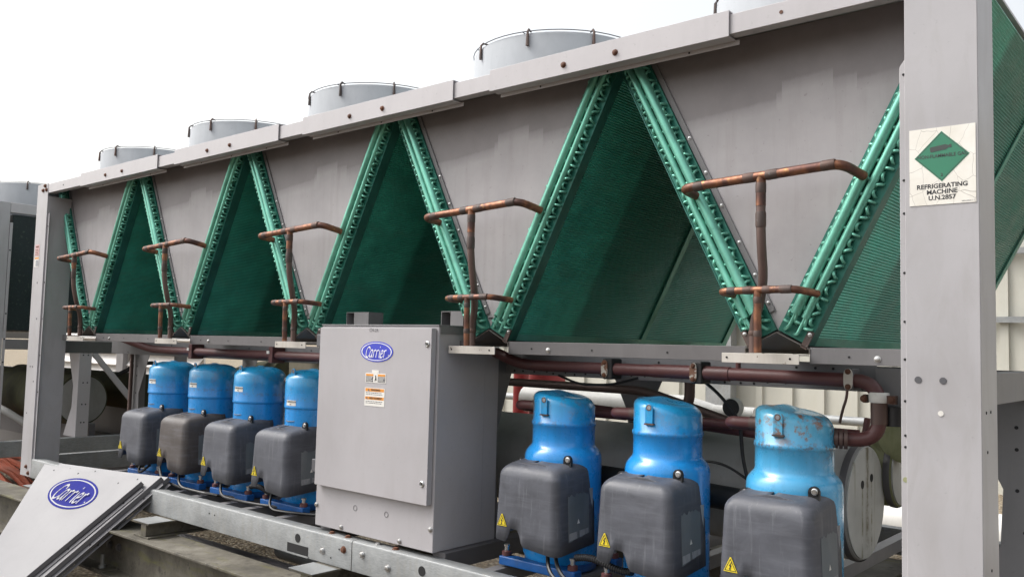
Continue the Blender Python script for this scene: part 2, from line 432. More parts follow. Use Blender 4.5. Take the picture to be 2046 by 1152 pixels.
def emblem(parent, mtx, w, h, blue, ring=.055, white=None):
    """oval badge: dark rim, white ring, blue field, white script; mtx maps local (x right, -y out, z up)"""
    white = white or m_emwhite
    o = M().prism_y(ellipse(w/2, h/2), -.0010, .0004).xf(mtx).obj('emblem', blue, parent)
    rg = M(); n = 48
    e1 = ellipse(w/2*.93, h/2*.89); e2 = ellipse(w/2*(.93-ring), h/2*(.89-ring*1.3))
    rg.add([(x, -.0016, z) for x, z in e1] + [(x, -.0016, z) for x, z in e2], [(i, (i+1) % n, n+(i+1) % n, n+i) for i in range(n)])
    rg.xf(mtx).obj('emblem_ring', white, o)
    s = script_mesh(); k = w * .71
    s.xf(Matrix.Diagonal((k, 1, k * 1.22, 1))).shift((0, -.0018, 0)).xf(mtx).obj('lettering', white, o)
    rdot = M().prism_y([(x + w*.37, z - h*.16) for x, z in ellipse(w*.010, w*.010, 10)], -.0018, -.0012).xf(mtx).obj('registered_dot', white, o)
    return o

def hexbolt(parent, p, ax='-y', r=.009, h=.008, mat=None, name='bolt', off=(0,0,0)):
    mat = mat or m_rustbolt
    pr = [(r*1.45, 0), (r*1.45, h*.25), (r*1.0, h*.3), (r*1.0, h), (r*.7, h*1.15)]
    m = M().lathe(pr, (0,0,0), 'z', 10)
    if ax == '-y': m.xf(Matrix.Rotation(rad(90), 4, 'X'))
    elif ax == '+x': m.xf(Matrix.Rotation(rad(90), 4, 'Y'))
    return m.shift(p).obj(name, mat, parent, off)
def dothole(parent, p, ax='-y', r=.006, off=(0,0,0), name='screw_hole', mat=None):
    m = M().lathe([(r, 0), (r, .0012)], (0,0,0), 'z', 12)
    if ax == '-y': m.xf(Matrix.Rotation(rad(90), 4, 'X'))
    elif ax == '+x': m.xf(Matrix.Rotation(rad(90), 4, 'Y'))
    return m.shift(p).obj(name, mat or m_hole, parent, off)
# ------------------------------------------------------------------ camera, sky, sun
cam = bpy.data.cameras.new('camera'); co = bpy.data.objects.new('camera', cam); COL.objects.link(co); sc.camera = co
cam.sensor_width = 36; cam.lens = 30.2907; cam.clip_start = .05; cam.clip_end = 2000
r_ = Vector((.76260271, .64637403, .02525325)); u_ = Vector((.02481072, -.06823806, .99736051)); f_ = Vector((-.64639117, .75996328, .06807553))
co.matrix_world = Matrix(((r_.x, u_.x, -f_.x, 6.47959474), (r_.y, u_.y, -f_.y, -2.41646647), (r_.z, u_.z, -f_.z, .83561247), (0, 0, 0, 1)))

SUN_EL, SUN_AZ = 50, 240          # azimuth clockwise from +Y
w = bpy.data.worlds.new('World'); sc.world = w; w.use_nodes = True
nt = w.node_tree; bg = nt.nodes['Background']
sky = nt.nodes.new('ShaderNodeTexSky'); sky.sky_type = 'NISHITA'; sky.sun_disc = False
sky.sun_elevation = rad(SUN_EL); sky.sun_rotation = rad(SUN_AZ)
sky.air_density = 1.6; sky.dust_density = 6.0; sky.ozone_density = 1.0
hs = nt.nodes.new('ShaderNodeHueSaturation'); hs.inputs['Saturation'].default_value = .22
nt.links.new(sky.outputs[0], hs.inputs['Color']); nt.links.new(hs.outputs[0], bg.inputs['Color'])
bg.inputs['Strength'].default_value = .15
sl = bpy.data.lights.new('sun', 'SUN'); sl.energy = 0.38; sl.angle = rad(20); sl.color = (1, .965, .92)
so = bpy.data.objects.new('sun', sl); COL.objects.link(so)
sd = Vector((math.sin(rad(SUN_AZ)) * math.cos(rad(SUN_EL)), math.cos(rad(SUN_AZ)) * math.cos(rad(SUN_EL)), math.sin(rad(SUN_EL))))
so.rotation_euler = (-sd).to_track_quat('-Z', 'Y').to_euler(); so.location = (3, -6, 9)
sc.view_settings.view_transform = 'Standard'; sc.view_settings.look = 'None'; sc.view_settings.exposure = 0.96; sc.view_settings.gamma = 1
sc.cycles.max_bounces = 8; sc.cycles.diffuse_bounces = 5

# ------------------------------------------------------------------ ground
GZ = -.72
g = M(); g.add([(-400, -400, GZ), (400, -400, GZ), (400, 400, GZ), (-400, 400, GZ)], [(0, 1, 2, 3)])
tag(g.obj('ground', m_gravel), kind='structure')

# ------------------------------------------------------------------ the chiller frame
fr = root('chiller_frame', 'long grey steel frame of the big chiller, with posts, top rail and galvanised base', 'machine frame', (0, 0, 0))
Y1 = 2.15
def post(x0, mirror):
    """folded channel post; mirror=+1 has its flange on the left (right-hand end), -1 on the right"""
    m = M()
    xo = x0 if mirror > 0 else x0
    X0, X1 = x0, x0 + .178
    m.box(X0, X1, 0, .004, -.125, 1.892)                      # front face
    m.box(X1 - .004, X1, .004, .18, -.125, 1.892) if mirror > 0 else m.box(X0, X0 + .004, .004, .18, -.125, 1.892)
    xi = X0 if mirror > 0 else X1 - .004
    m.box(xi, xi + .004, .004, .18, -.125, 1.80)
    m.box(X0 + .004, X1 - .004, .176, .18, -.125, 1.80)
    if mirror > 0: m.prism_y([(X0 - .016, -.12), (X0 - .0005, -.12), (X0 - .0005, 1.64), (X0 - .004, 1.64), (X0 - .016, 1.622)], .010, .014)
    else: m.prism_y([(X1 + .0005, -.12), (X1 + .022, -.12), (X1 + .022, 1.66), (X1 + .018, 1.68), (X1 + .0005, 1.68)], .010, .014)
    o = m.obj('post', m_post, fr, bevel=.0025)
    return o
pR = post(LEN - .178, 1); pL = post(0, -1)
part_label(pR, 'nearest wide post carrying the green hazard sign'); part_label(pL, 'far post at the left end of the machine')
for x, z in ((5.827, .778), (5.887, .778)): dothole(pR, (x, -.0002, z), r=.009, mat=m_txtgrey, name='plug')
dothole(pR, (5.881, -.0002, .694), r=.007, mat=m_stick, name='plug')
for z in (1.60, 1.31, 1.22, 1.06, .93, .83, .72, .63, .60): dothole(pR, (5.792, .0098, z), r=.0035)
dothole(pR, (5.792, .0098, .515), r=.007, mat=m_moss, name='plug')
for y, z in ((.05, .70), (.10, .70), (.06, .60), (.09, .30)): dothole(pR, (LEN + .0002, y, z), '+x', r=.004)
for x, z in ((.06, .62), (.10, .62), (.05, .30), (.13, .52), (.09, 1.2), (.12, .95)): dothole(pL, (x, -.0002, z), r=.006, mat=m_txtgrey)
for x, z in ((.10, 1.845), (.155, 1.845), (.13, 1.875), (.10, -.06), (.14, -.10)): hexbolt(pL, (x, 0, z), r=.010, h=.010)
for z in (1.59, 1.2, .95, .7, .45): dothole(pL, (.189, .0098, z), r=.005)

for xa in (0.002, LEN - .10): M().box(xa, xa + .098, Y1 - .178, Y1 - .0505, -.1255, 1.862).obj('rear_post', m_mid, fr, bevel=.003)
# top rail and its cover strips
m = M()
m.box(.1785, LEN - .1785, .002, .006, 1.822, 1.885); m.box(.1785, LEN - .1785, .006, .045, 1.881, 1.885); m.box(.1785, LEN - .1785, .006, .045, 1.822, 1.826)
m.obj('top_rail', m_rail, fr, bevel=.0015)
M().box(.004, LEN - .004, .05, Y1 - .05, 1.872, 1.8805).obj('roof_sheet', m_grey, fr)
M().box(.004, LEN - .004, Y1 - .049, Y1, 1.80, 1.89).obj('top_rail', m_rail, fr)
for xe in (.004, LEN - .052):
    M().box(xe + .02, xe + .028, .182, Y1 - .05, 1.855, 1.8715).obj('end_rail', m_dark, fr)
for k, (xa, xb) in enumerate(((.70, 1.712), (1.905, 2.905), (3.10, 4.093), (4.29, 5.285))):
    m = M()
    m.box(xa, xb, -.006, -.002, 1.8135, 1.8965)                # face
    m.box(xa, xb, -.002, .052, 1.8925, 1.8965)                 # turned over the top
    m.box(xa, xb, -.002, .046, 1.8135, 1.8165)                 # turned under
    m.box(xa + .012, xb + .010, .0465, .0495, 1.800, 1.8162)    # hanging lip
    c = m.obj('rail_cover', m_rail, fr, bevel=.0012)
    mid = PITCH * (k + 1)
    for dx in (-.115, .105): hexbolt(c, (mid + dx - .02, -.006, 1.848), r=.0078, h=.008, mat=m_rustbolt)
    for dx in (-.3, .27): hexbolt(c, (mid + dx, .02, 1.8965), 'z', r=.008, h=.006)
    for dx in (-.28, .02, .34): dothole(c, (mid + dx, .0463, 1.8085), r=.0035)
dothole(fr, (5.45, .0018, 1.853), r=.006, mat=m_rustbolt, name='screw'); dothole(fr, (.42, .0018, 1.853), r=.005, name='screw_hole')

# galvanised base rail in two lengths, butted below the control cabinet
def base_rail(x0, x1):
    m = M(); t = .004
    m.prism_x([(0, -.126), (0, -.010), (.003, -.003), (.010, 0), (.062, 0), (.066, -.003), (.066, -.018), (.062, -.018), (.062, -.004), (.010, -.004), (.005, -.008), (.004, -.012),
               (.004, -.122), (.058, -.122), (.058, -.126)], x0, x1)
    return m.obj('base_rail', m_galv, fr, bevel=.0015)
bl = base_rail(.181, 3.566); br = base_rail(3.570, LEN - .181)
m = M(); m.box(3.112, 3.268, -.0014, -.0004, -.118, -.078); m.obj('fork_pocket', m_hole, bl)
m = M(); m.box(3.108, 3.272, -.005, .006, -.1245, -.1185); m.obj('pocket_lip', m_galv, bl)
for p, q in (((3.188, -.049), bl), ((3.997, -.048), br)):
    M().lathe([(.0195, 0), (.0195, .0012)], (0,0,0), 'z', 24).xf(Matrix.Rotation(rad(90), 4, 'X')).shift((p[0], -.0002, p[1])).obj('lifting_hole', m_hole, q)
for x, z, mt, q in ((3.372, -.074, m_chrome, bl), (3.515, -.046, m_rustbolt, bl), (3.638, -.046, m_chrome, br), (3.799, -.072, m_chrome, br)):
    hexbolt(q, (x, 0, z), r=.011, h=.010, mat=mt)
for x, q, mt in ((3.395, bl, m_rustbolt), (3.505, bl, m_rustbolt), (3.70, br, m_chrome), (3.81, br, m_rustbolt)):
    hexbolt(q, (x, .03, 0), 'z', r=.011, h=.008, mat=mt)
for x, z in ((2.44, -.045), (2.49, -.047), (3.43, -.095), (3.485, -.05), (1.2, -.05), (5.1, -.06)): dothole(bl if x < 3.56 else br, (x, -.0002, z), r=.004)
M().box(.181, LEN - .181, Y1 - .066, Y1, -.126, 0).obj('base_rail', m_galv, fr, bevel=.004)
for x0 in (.0, LEN - .066):
    M().box(x0, x0 + .066, .181, Y1 - .067, -.126, -.001).obj('end_beam', m_galv, fr, bevel=.004)
# cross members carrying the compressors
for x in [.98, 1.17, 1.45, 1.64, 1.92, 2.115, 2.40, 2.60, 2.895] + [4.25, 4.53, 4.72, 5.0, 5.19, 5.47]:
    M().box(x, x + .05, .067, Y1 - .067, -.062, -.006).obj('cross_member', m_mid, fr, bevel=.002)
for x in (3.262, 3.985):
    m = M(); m.box(x, x + .072, .067, 1.2, -.05, .0185)
    m.obj('cross_member', m_dark, fr, bevel=.002)

# upper longitudinal beam behind the pipework, and the ledges under the coils
m = M(); m.box(.25, 5.575, .47, .474, .721, .812); m.box(.25, 5.575, .474, .52, .721, .725); m.box(.25, 5.575, .474, .52, .808, .812)
lb = m.obj('pipe_beam', m_mid, fr, bevel=.0015)
for i in range(30): dothole(lb, (4.0 + .055 * i + random.uniform(-.012, .012), .4698, random.choice((.735, .738, .792, .730))), r=.0045)
for i in range(9): dothole(lb, (.5 + .3 * i, .4698, random.choice((.735, .79))), r=.0045)
M().box(5.576, 5.79, .45, .456, .64, .80).obj('beam_bracket', m_mid, fr, bevel=.0015)
for yb in (1.15, 1.75): M().box(.05, LEN - .05, yb, yb + .05, .715, .79).obj('pipe_beam', m_dark, fr)
for x0 in (.004, LEN - .054):
    o = M().box(x0, x0 + .05, .182, Y1 - .02, .715, .800).obj('end_beam', m_mid, fr, bevel=.002)
    for y in (.7, 1.1): hexbolt(o, (x0 + .05, y, .775), '+x', r=.011, h=.012)
for yb in (.76, 1.70):
    for sx, xo in ((1, .004), (-1, LEN - .004)):
        m = M()
        pts = [(0, 0), (.245, 0), (.105, .24), (.095, .42), (.235, .714), (0, .714)]
        m.prism_y([(xo + sx * a, b) for a, b in pts], yb, yb + .004)
        xa = xo - .004 if sx > 0 else xo
        m.box(xa, xa + .004, yb, yb + .10, 0, .714)
        o = m.obj('mid_leg', m_mid, fr, bevel=.0015)
        for z in (.15, .29, .42, .55, .62): 
            dothole(o, (xo + sx * (.035 + .02 * (z > .4)), yb - .0002, z), r=.006)
for k in range(5):
    c = PITCH * (k + .5)
    # white-painted bar below each V, the long grey ledge between neighbours
    m = M(); m.box(c - .145, c + .102, .07, .074, .806, .836); m.box(c - .145, c + .102, .074, .15, .832, .836); m.box(c - .145, c - .141, .074, .15, .806, .832)
    o = m.obj('ledge_bar', m_bar, fr, bevel=.001)
    for dx in (-.128, .075): dothole(o, (c + dx, .0698, .822), r=.0035)
    xr = min(c + PITCH - .102, LEN - .185)
    m = M(); m.box(c + .1025, xr, .150, .154, .809, .858); m.box(c + .1025, xr, .154, .205, .854, .858)
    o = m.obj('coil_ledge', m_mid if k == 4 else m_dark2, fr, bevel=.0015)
    hexbolt(o, (c + .30, .150, .828), r=.007, h=.006, mat=m_chrome); 
    for dx in (.22, .5, .81): dothole(o, (min(c + dx, xr - .03), .1498, .832), r=.0035)
    if k == 0:
        M().box(.19, c - .1455, .150, .154, .809, .845).obj('coil_ledge', m_mid, fr, bevel=.0015)
    # folded roof-shaped tray under the V
    m = M(); t = .003
    prof = [(c, .905), (c + .105, .8525), (c + .105, .838), (c + .102, .838), (c + .102, .851), (c, .9015), (c - .102, .851), (c - .102, .838), (c - .105, .838), (c - .105, .8525)]
    m.prism_y(prof, .146, 2.0); m.box(c - .1, c + .1, .9, .904, .838, .85)
    m.obj('drip_tray', m_tray, fr)
    for s in (-1, 1):
        d = Vector((s * .451, 0, .893)); n = Vector((s * .893, 0, -.451)); P = Vector((c + s * .002, .146, .91))
        q = [P + d * a + n * t_ for a, t_ in ((-.012, .088), (.045, .088), (.045, .108), (-.012, .108))]
        o = M().extrude(q, (0, .006, 0)).obj('coil_bracket', m_band, fr)
        hexbolt(o, P + d * .034 + n * .098, r=.0045, h=.004, mat=m_chrome)
    # infill sheet closing the V, with its folded and screwed left edge
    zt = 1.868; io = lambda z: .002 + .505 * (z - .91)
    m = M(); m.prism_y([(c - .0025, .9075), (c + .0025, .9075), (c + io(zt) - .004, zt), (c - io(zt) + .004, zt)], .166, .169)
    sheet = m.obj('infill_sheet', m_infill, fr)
    P = Vector((c - .002, .160, .91)); d = Vector((-.451, 0, .893)); n = Vector((.893, 0, .451))
    st = M().extrude([P + d * a + n * b for a, b in ((.06, .001), (1.06, .001), (1.06, .020), (.06, .020))], (0, .004, 0)).obj('edge_strip', m_mid, sheet)
    for a in (.09, .19, .31, .45, .58, .72): hexbolt(st, P + d * a + n * .011, r=.0042, h=.004, mat=m_chrome, name='screw')
    sc_ = M().tube([(c - .015, .163, .95), (c + .004, .164, .952)], .0025, 6).obj('scratch_mark', m_hole, sheet) if k in (0, 1, 2, 3) else None

# ------------------------------------------------------------------ condenser coils
T = .103; CL = 1.112
COIL = {}
def make_coil(s):
    """one sloping coil bank about the V centre line; s=+1 leans right, -1 leans left"""
    P0 = Vector((s * .003, 0, .911)); d = Vector((s * .451, 0, .893)); n = Vector((s * .893, 0, -.451))
    pt = lambda a, t, y: P0 + d * a + n * t + Vector((0, y, 0))
    rt = root('condenser_coil', 'x', 'coil', (0, 0, 0), 'green condenser coils set in V pairs')
    quad = lambda a0, a1, t0, t1, y0, y1: M().extrude([pt(a0, t0, y0), pt(a1, t0, y0), pt(a1, t1, y0), pt(a0, t1, y0)], (0, y1 - y0, 0))
    pl = M()
    for args in ((0, CL, 0, T, .152, .156), (0, CL, 0, .004, .156, .18)):
        q = quad(*args); pl.add(q.v, q.f)
    pl.obj('end_plate', m_gplate, rt)
    q = quad(.0, CL, T + .0005, T + .0045, .150, .198); q.obj('edge_flange', m_flange, rt)
    for y0, y1 in ((1.112, 1.146), (1.95, 2.0)):
        quad(.028, CL, T + .0005, T + .0045, y0, y1).obj('joint_strip', m_strip, rt)
    quad(0, .028, T + .0005, T + .0048, .1985, 2.0).obj('bottom_strip', m_strip, rt)
    # finned pack: the outer face is corrugated along the tubes
    K = 118; loop = []
    for i in range(K):
        a0 = .012 + (CL - .02) * i / K; a1 = .012 + (CL - .02) * (i + .5) / K
        loop += [(a0, T - .0045), (a1, T - .0005)]
    loop += [(CL - .008, T - .0045), (CL - .008, .006), (.012, .006)]
    vs = [pt(a, t, .1565) for a, t in loop]
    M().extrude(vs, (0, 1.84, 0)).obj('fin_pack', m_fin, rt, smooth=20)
    # headers
    tb, ts, yb, ys = .034, .067, .132, .1345
    M().tube([pt(.072, tb, yb), pt(.30, tb, yb), pt(CL - .06, tb, yb)], .0165, 16).obj('header_pipe', m_green, rt)
    M().tube([pt(.072, ts, ys), pt(.30, ts, ys), pt(CL - .02, ts, ys)], .0125, 14).obj('header_pipe', m_green, rt)
    for tq, yq, k in ((tb, yb, 0), (ts, ys, 1)):
        M().tube(fillet([pt(.074, tq, yq), pt(.030 - .012 * k, tq, yq), pt(.012, tq - .012, yq + .01), pt(.012, tq - .014, .153)], .02), .0055, 8).obj('feed_tube', m_green, rt)
        M().tube(fillet([pt(.074, tq + .006, yq), pt(.05, tq + .008, yq), pt(.042, tq + .012, .153)], .015), .0055, 8).obj('feed_tube', m_green, rt)
    # hairpin return bends, all from one shared mesh, alternately tilted
    def bend(tilt):
        a = Vector((s * .451, 0, .893)) * math.cos(tilt) + Vector((s * .893, 0, -.451)) * math.sin(tilt)
        pts = [a * (.0115 * math.cos(th)) + Vector((0, -.020 * math.sin(th) ** .7 if 0 < th < math.pi else 0, 0)) for th in [math.pi * i / 8 for i in range(9)]]
        return M().tube(pts, .0046, 7)
    protos = []
    for tilt in (1.15, -.55): 
        protos.append(bend(tilt).obj('return_bend', m_green, rt))
    pi_ = 0
    rows = ((.0850, .0262, .045), (.0495, .052, .050), (.0185, .0262, .040))
    first = [True, True]
    for t, step, a0 in rows:
        a = a0; i = 0
        while a < CL - .02:
            j = i % 2
            if first[j]: o = protos[j]; first[j] = False
            else:
                o = protos[j].copy(); COL.objects.link(o); o.parent = rt
            o.location = pt(a, t + random.uniform(-.002, .002), .1525); o.rotation_euler = (0, random.uniform(-.45, .45), random.uniform(-.15, .15))
            a += step * random.uniform(.96, 1.04); i += 1
    return rt
side = {1: 'right', -1: 'left'}
where = ['nearest the far left post', 'second from the far left post', 'above the left edge of the control cabinet', 'above the right edge of the control cabinet', 'nearest the hazard sign']
protoc = {s: make_coil(s) for s in (-1, 1)}
for k in range(5):
    for s in (-1, 1):
        o = protoc[s] if k == 0 else copy_tree(protoc[s])
        o.location = (PITCH * (k + .5), 0, 0)
        o['label'] = 'green coil, %s side of the V %s' % (side[s], where[k])

# ------------------------------------------------------------------ copper manifolds
def band(p, q, r, rt, n=14):
    p = Vector(p); q = Vector(q); d = (q - p)
    return M().tube([p, p + d * .12, p + d * .88, q], [r * 1.02, r * 1.10, r * 1.10, r * 1.02], n).obj('coupling', m_band, rt)
def make_upper():
    rt = root('copper_pipe', 'x', 'pipe', (0, 0, 0), 'upper copper tee pipes')
    R = .0145
    M().tube(fillet([(-.268, .122, 1.350), (-.270, .030, 1.360), (-.10, .028, 1.366), (.02, .027, 1.371), (.240, .027, 1.381), (.272, .122, 1.357)], .04, 8), R, 16).obj('cross_pipe', m_copper, rt)
    M().tube(fillet([(0, .028, 1.368), (0, .030, 1.18), (-.004, .060, 1.06), (-.035, .100, .985), (-.062, .118, .925), (-.062, .118, .838)], .08, 8), R * .97, 16).obj('down_pipe', m_brown, rt)
    M().tube([(0, .028, 1.366), (0, .0282, 1.28)], R * 1.03, 16).obj('tee_branch', m_copper, rt)
    for p, q in (((-.225, .030, 1.360), (-.19, .0296, 1.362)), ((-.055, .028, 1.3685), (-.018, .028, 1.370)), ((.018, .027, 1.371), (.055, .027, 1.373)), ((.185, .027, 1.379), (.225, .027, 1.381)),
                 ((0, .028, 1.350), (0, .028, 1.318)), ((0, .0285, 1.262), (0, .0292, 1.215)), ((-.062, .118, .905), (-.062, .118, .890))): band(p, q, R, rt)
    return rt
def make_lower():
    rt = root('copper_pipe', 'x', 'pipe', (0, 0, 0), 'lower copper tee pipes')
    R = .0115
    M().tube(fillet([(-.134, .124, 1.020), (-.134, .028, 1.024), (-.02, .026, 1.026), (.108, .026, 1.026), (.136, .124, 1.018)], .035, 8), R, 16).obj('cross_pipe', m_copper, rt)
    M().tube([(-.008, .026, 1.024), (-.008, .026, .94), (-.008, .0295, .838)], R * 1.02, 16).obj('down_pipe', m_copper, rt)
    for p, q in (((-.105, .0275, 1.0245), (-.078, .027, 1.025)), ((-.052, .0265, 1.0256), (-.026, .026, 1.026)), ((.010, .026, 1.026), (.034, .026, 1.026)), ((.062, .026, 1.026), (.098, .026, 1.026)),
                 ((-.008, .026, 1.005), (-.008, .026, .985)), ((-.008, .0275, .905), (-.008, .028, .885))): band(p, q, R, rt)
    return rt
pu, plw = make_upper(), make_lower()
for k in range(5):
    for pr, nm, what in ((pu, 'upper', 'tall copper tee pipe high in the V '), (plw, 'lower', 'short copper tee pipe low in the V ')):
        o = pr if k == 0 else copy_tree(pr)
        o.location = (PITCH * (k + .5), 0, 0); o['label'] = what + where[k]

# ------------------------------------------------------------------ fan rings on the roof
def make_fan():
    rt = root('fan_ring', 'x', 'fan', (0, 0, 0), 'round fan rings along the roof')
    R, H = .386, .222; n = 64
    M().lathe([(R + .012, 0), (R, .012), (R, H - .012), (R - .006, H), (R - .02, H), (R - .012, H - .012), (R - .012, 0)], (0,0,0), 'z', n, cap=False).obj('ring', m_fan, rt)
    gd = M()
    circ = lambda r, z: [(r * math.cos(2*math.pi*i/48), r * math.sin(2*math.pi*i/48), z) for i in range(49)]
    for r in (R + .002, R * .82, R * .64, R * .46, R * .28): gd.tube(circ(r, H + .006 + .02 * (1 - r / R)), .0022, 5, cap=False)
    for i in range(8):
        a = 2*math.pi*(i + .3)/8
        gd.tube([(math.cos(a) * r, math.sin(a) * r, H + .006 + .02 * (1 - r / R)) for r in (.08, R)], .0022, 5)
    gd.obj('guard', m_txtgrey, rt)
    for i in range(9):
        a = 2*math.pi*(i + .18)/9; ca, sa = math.cos(a), math.sin(a); q = R + .006
        M().tube([(ca*q, sa*q, H - .055), (ca*q, sa*q, H - .040), (ca*q, sa*q, H + .004), (ca*(R - .004), sa*(R - .004), H + .016), (ca*(R - .03), sa*(R - .03), H + .014)], [.0075, .007, .005, .0045, .0035], 7).obj('guard_clip', m_band, rt)
    M().lathe([(.07, .06), (.07, .15), (.05, .16)], (0,0,0), 'z', 20).obj('motor', m_mid, rt)
    for i in range(5):
        a = 2*math.pi*i/5
        M().add([(math.cos(a + b) * r, math.sin(a + b) * r, .12 + dz) for r, b, dz in ((.06, 0, -.02), (.35, -.1, -.03), (.35, .35, .03), (.06, .5, .02))], [(0, 1, 2, 3)]).obj('blade', m_dark, rt)
    return rt
pf = make_fan()
fl = ['above the first V from the far left post', 'second along the roof from the far left post', 'above the left edge of the control cabinet', 'above the right edge of the control cabinet', 'nearest, above the V by the hazard sign']
for k in range(5):
    o = pf if k == 0 else copy_tree(pf)
    o.location = (PITCH * (k + .5), .58, 1.886); o['label'] = 'pale grey fan ring with wire guard, ' + fl[k]
o = copy_tree(pf); o.location = (-.94 - PITCH * .5, .58, 1.876); o['label'] = 'pale grey fan ring on the other chiller at the far left'
# ------------------------------------------------------------------ compressors
def shell_mesh(wide=False):
    n = 48; rows = []
    R1, R0 = .150, .122
    ztop, eh, ev, sq = .646, .052, 1.0, 1
    base = [(R1 * .93, .03), (R1, .055), (R1, .415), (R1 - .0025, .430), (R1 - .008, .442), (R1 - .016, .452), (R0 + .004, .460), (R0, .470), (R0, .537), (R0 + .0035, .540), (R0 + .0045, .547), (R0 + .0035, .554), (R0, .557)]
    if wide:
        R1 = R0 = .139; ztop, eh, ev, sq = .694, .092, .62, 0
        base = [(R1 * .93, .03), (R1 - .004, .055), (R1 - .004, .497), (R1, .500), (R1 + .002, .506), (R1, .513), (R1, .60)]
    for r, z in base: rows.append([(r * math.cos(2*math.pi*j/n), r * math.sin(2*math.pi*j/n), z) for j in range(n)])
    for i in range(1, 9):
        th = (math.pi / 2) * i / 8
        row = []
        for j in range(n):
            a = 2*math.pi*j/n; side_ = .5 - .5 * math.cos(a)                # 1 on the -x side, where the shoulder is squarer
            e = eh - .030 * side_ * sq
            r = R0 - e + e * math.cos(th) if i < 8 else R0 - e - .02
            zt = ztop + .022 * side_ * sq
            z = zt - e * ev + (e * ev) * math.sin(th)
            row.append((r * math.cos(a), r * math.sin(a), z))
        rows.append(row)
    rows.append([(q[0] * .45, q[1] * .45, q[2] + .006) for q in rows[-1]])
    m = M(); m.add([p for r in rows for p in r], [(i*n+j, i*n+(j+1) % n, (i+1)*n+(j+1) % n, (i+1)*n+j) for i in range(len(rows) - 1) for j in range(n)] + [tuple(range(n))[::-1], tuple(range((len(rows)-1)*n, len(rows)*n))])
    return m
def cover_mesh(yf=-.240):
    """moulded terminal cover: rounded box open at the back, arched cable notch in its lower front edge"""
    xl, xr, yb = -.150, .156, .0
    R = .034; per = []
    def arc(cx, cy, a0, a1, k=8): return [(cx + R * math.cos(rad(a0 + (a1 - a0) * i / k)), cy + R * math.sin(rad(a0 + (a1 - a0) * i / k)), ) for i in range(k + 1)]
    left = [(xl, yb + (yf + R - yb) * i / 8) for i in range(8)]
    fl_ = arc(xl + R, yf + R, 180, 270); fr_ = arc(xr - R, yf + R, 270, 360)
    front = [(xl + R + (xr - xl - 2*R) * i / 22, yf) for i in range(1, 22)]
    right = [(xr, yf + R + (yb - yf - R) * i / 8) for i in range(1, 9)]
    per = left + fl_ + front + fr_ + right
    zb = []
    for x, y in per:
        b = .118 - .030 * max(0, min(1, (x - xl) / (xr - xl)))            # lower towards the right
        if y < yf + R * 1.02:
            q = (x + .046) / .026
            q = abs(q) if q < 0 else q * .8
            if q < 1.5: b += .055 * (1 if q < .5 else .5 + .5 * math.cos(math.pi * (q - .5)))
        b += .02 * max(0, (y - yf) / (yb - yf))
        zb.append(b)
    rows = []; top = .398
    rr = .050
    for z in (0, .25, .5, .75, 1.0):
        row = []
        for (x, y), b in zip(per, zb):
            zz = b + (top - rr - b) * z
            k = 1 - .075 * (zz - .1) / .27
            row.append(((x - .005) * k + .005, y * (1 - .03 * (zz - .1) / .27), zz + .035 * (y - yf) / (yb - yf) * z))
        rows.append(row)
    for i in range(1, 7):
        th = math.pi / 2 * i / 6; ins = rr * (1 - math.cos(th)); dz = rr * math.sin(th)
        row = []
        for (x, y, z) in rows[4]:
            kx = 1 - ins / .13
            row.append(((x - .005) * kx + .005, min(y + ins * max(0, min(1, (-.02 - y) / .10)), 0), z + dz))
        rows.append(row)
    n = len(per); m = M()
    for f in (.66, .33, .08):
        rows.append([((x - .005) * f + .005, y, z + .010 * (1 - f)) for x, y, z in rows[10]])
    vs = [p for r in rows for p in r]
    fs = [(i*n+j, i*n+j+1, (i+1)*n+j+1, (i+1)*n+j) for i in range(len(rows) - 1) for j in range(n - 1)]
    m.add(vs, fs)
    return m
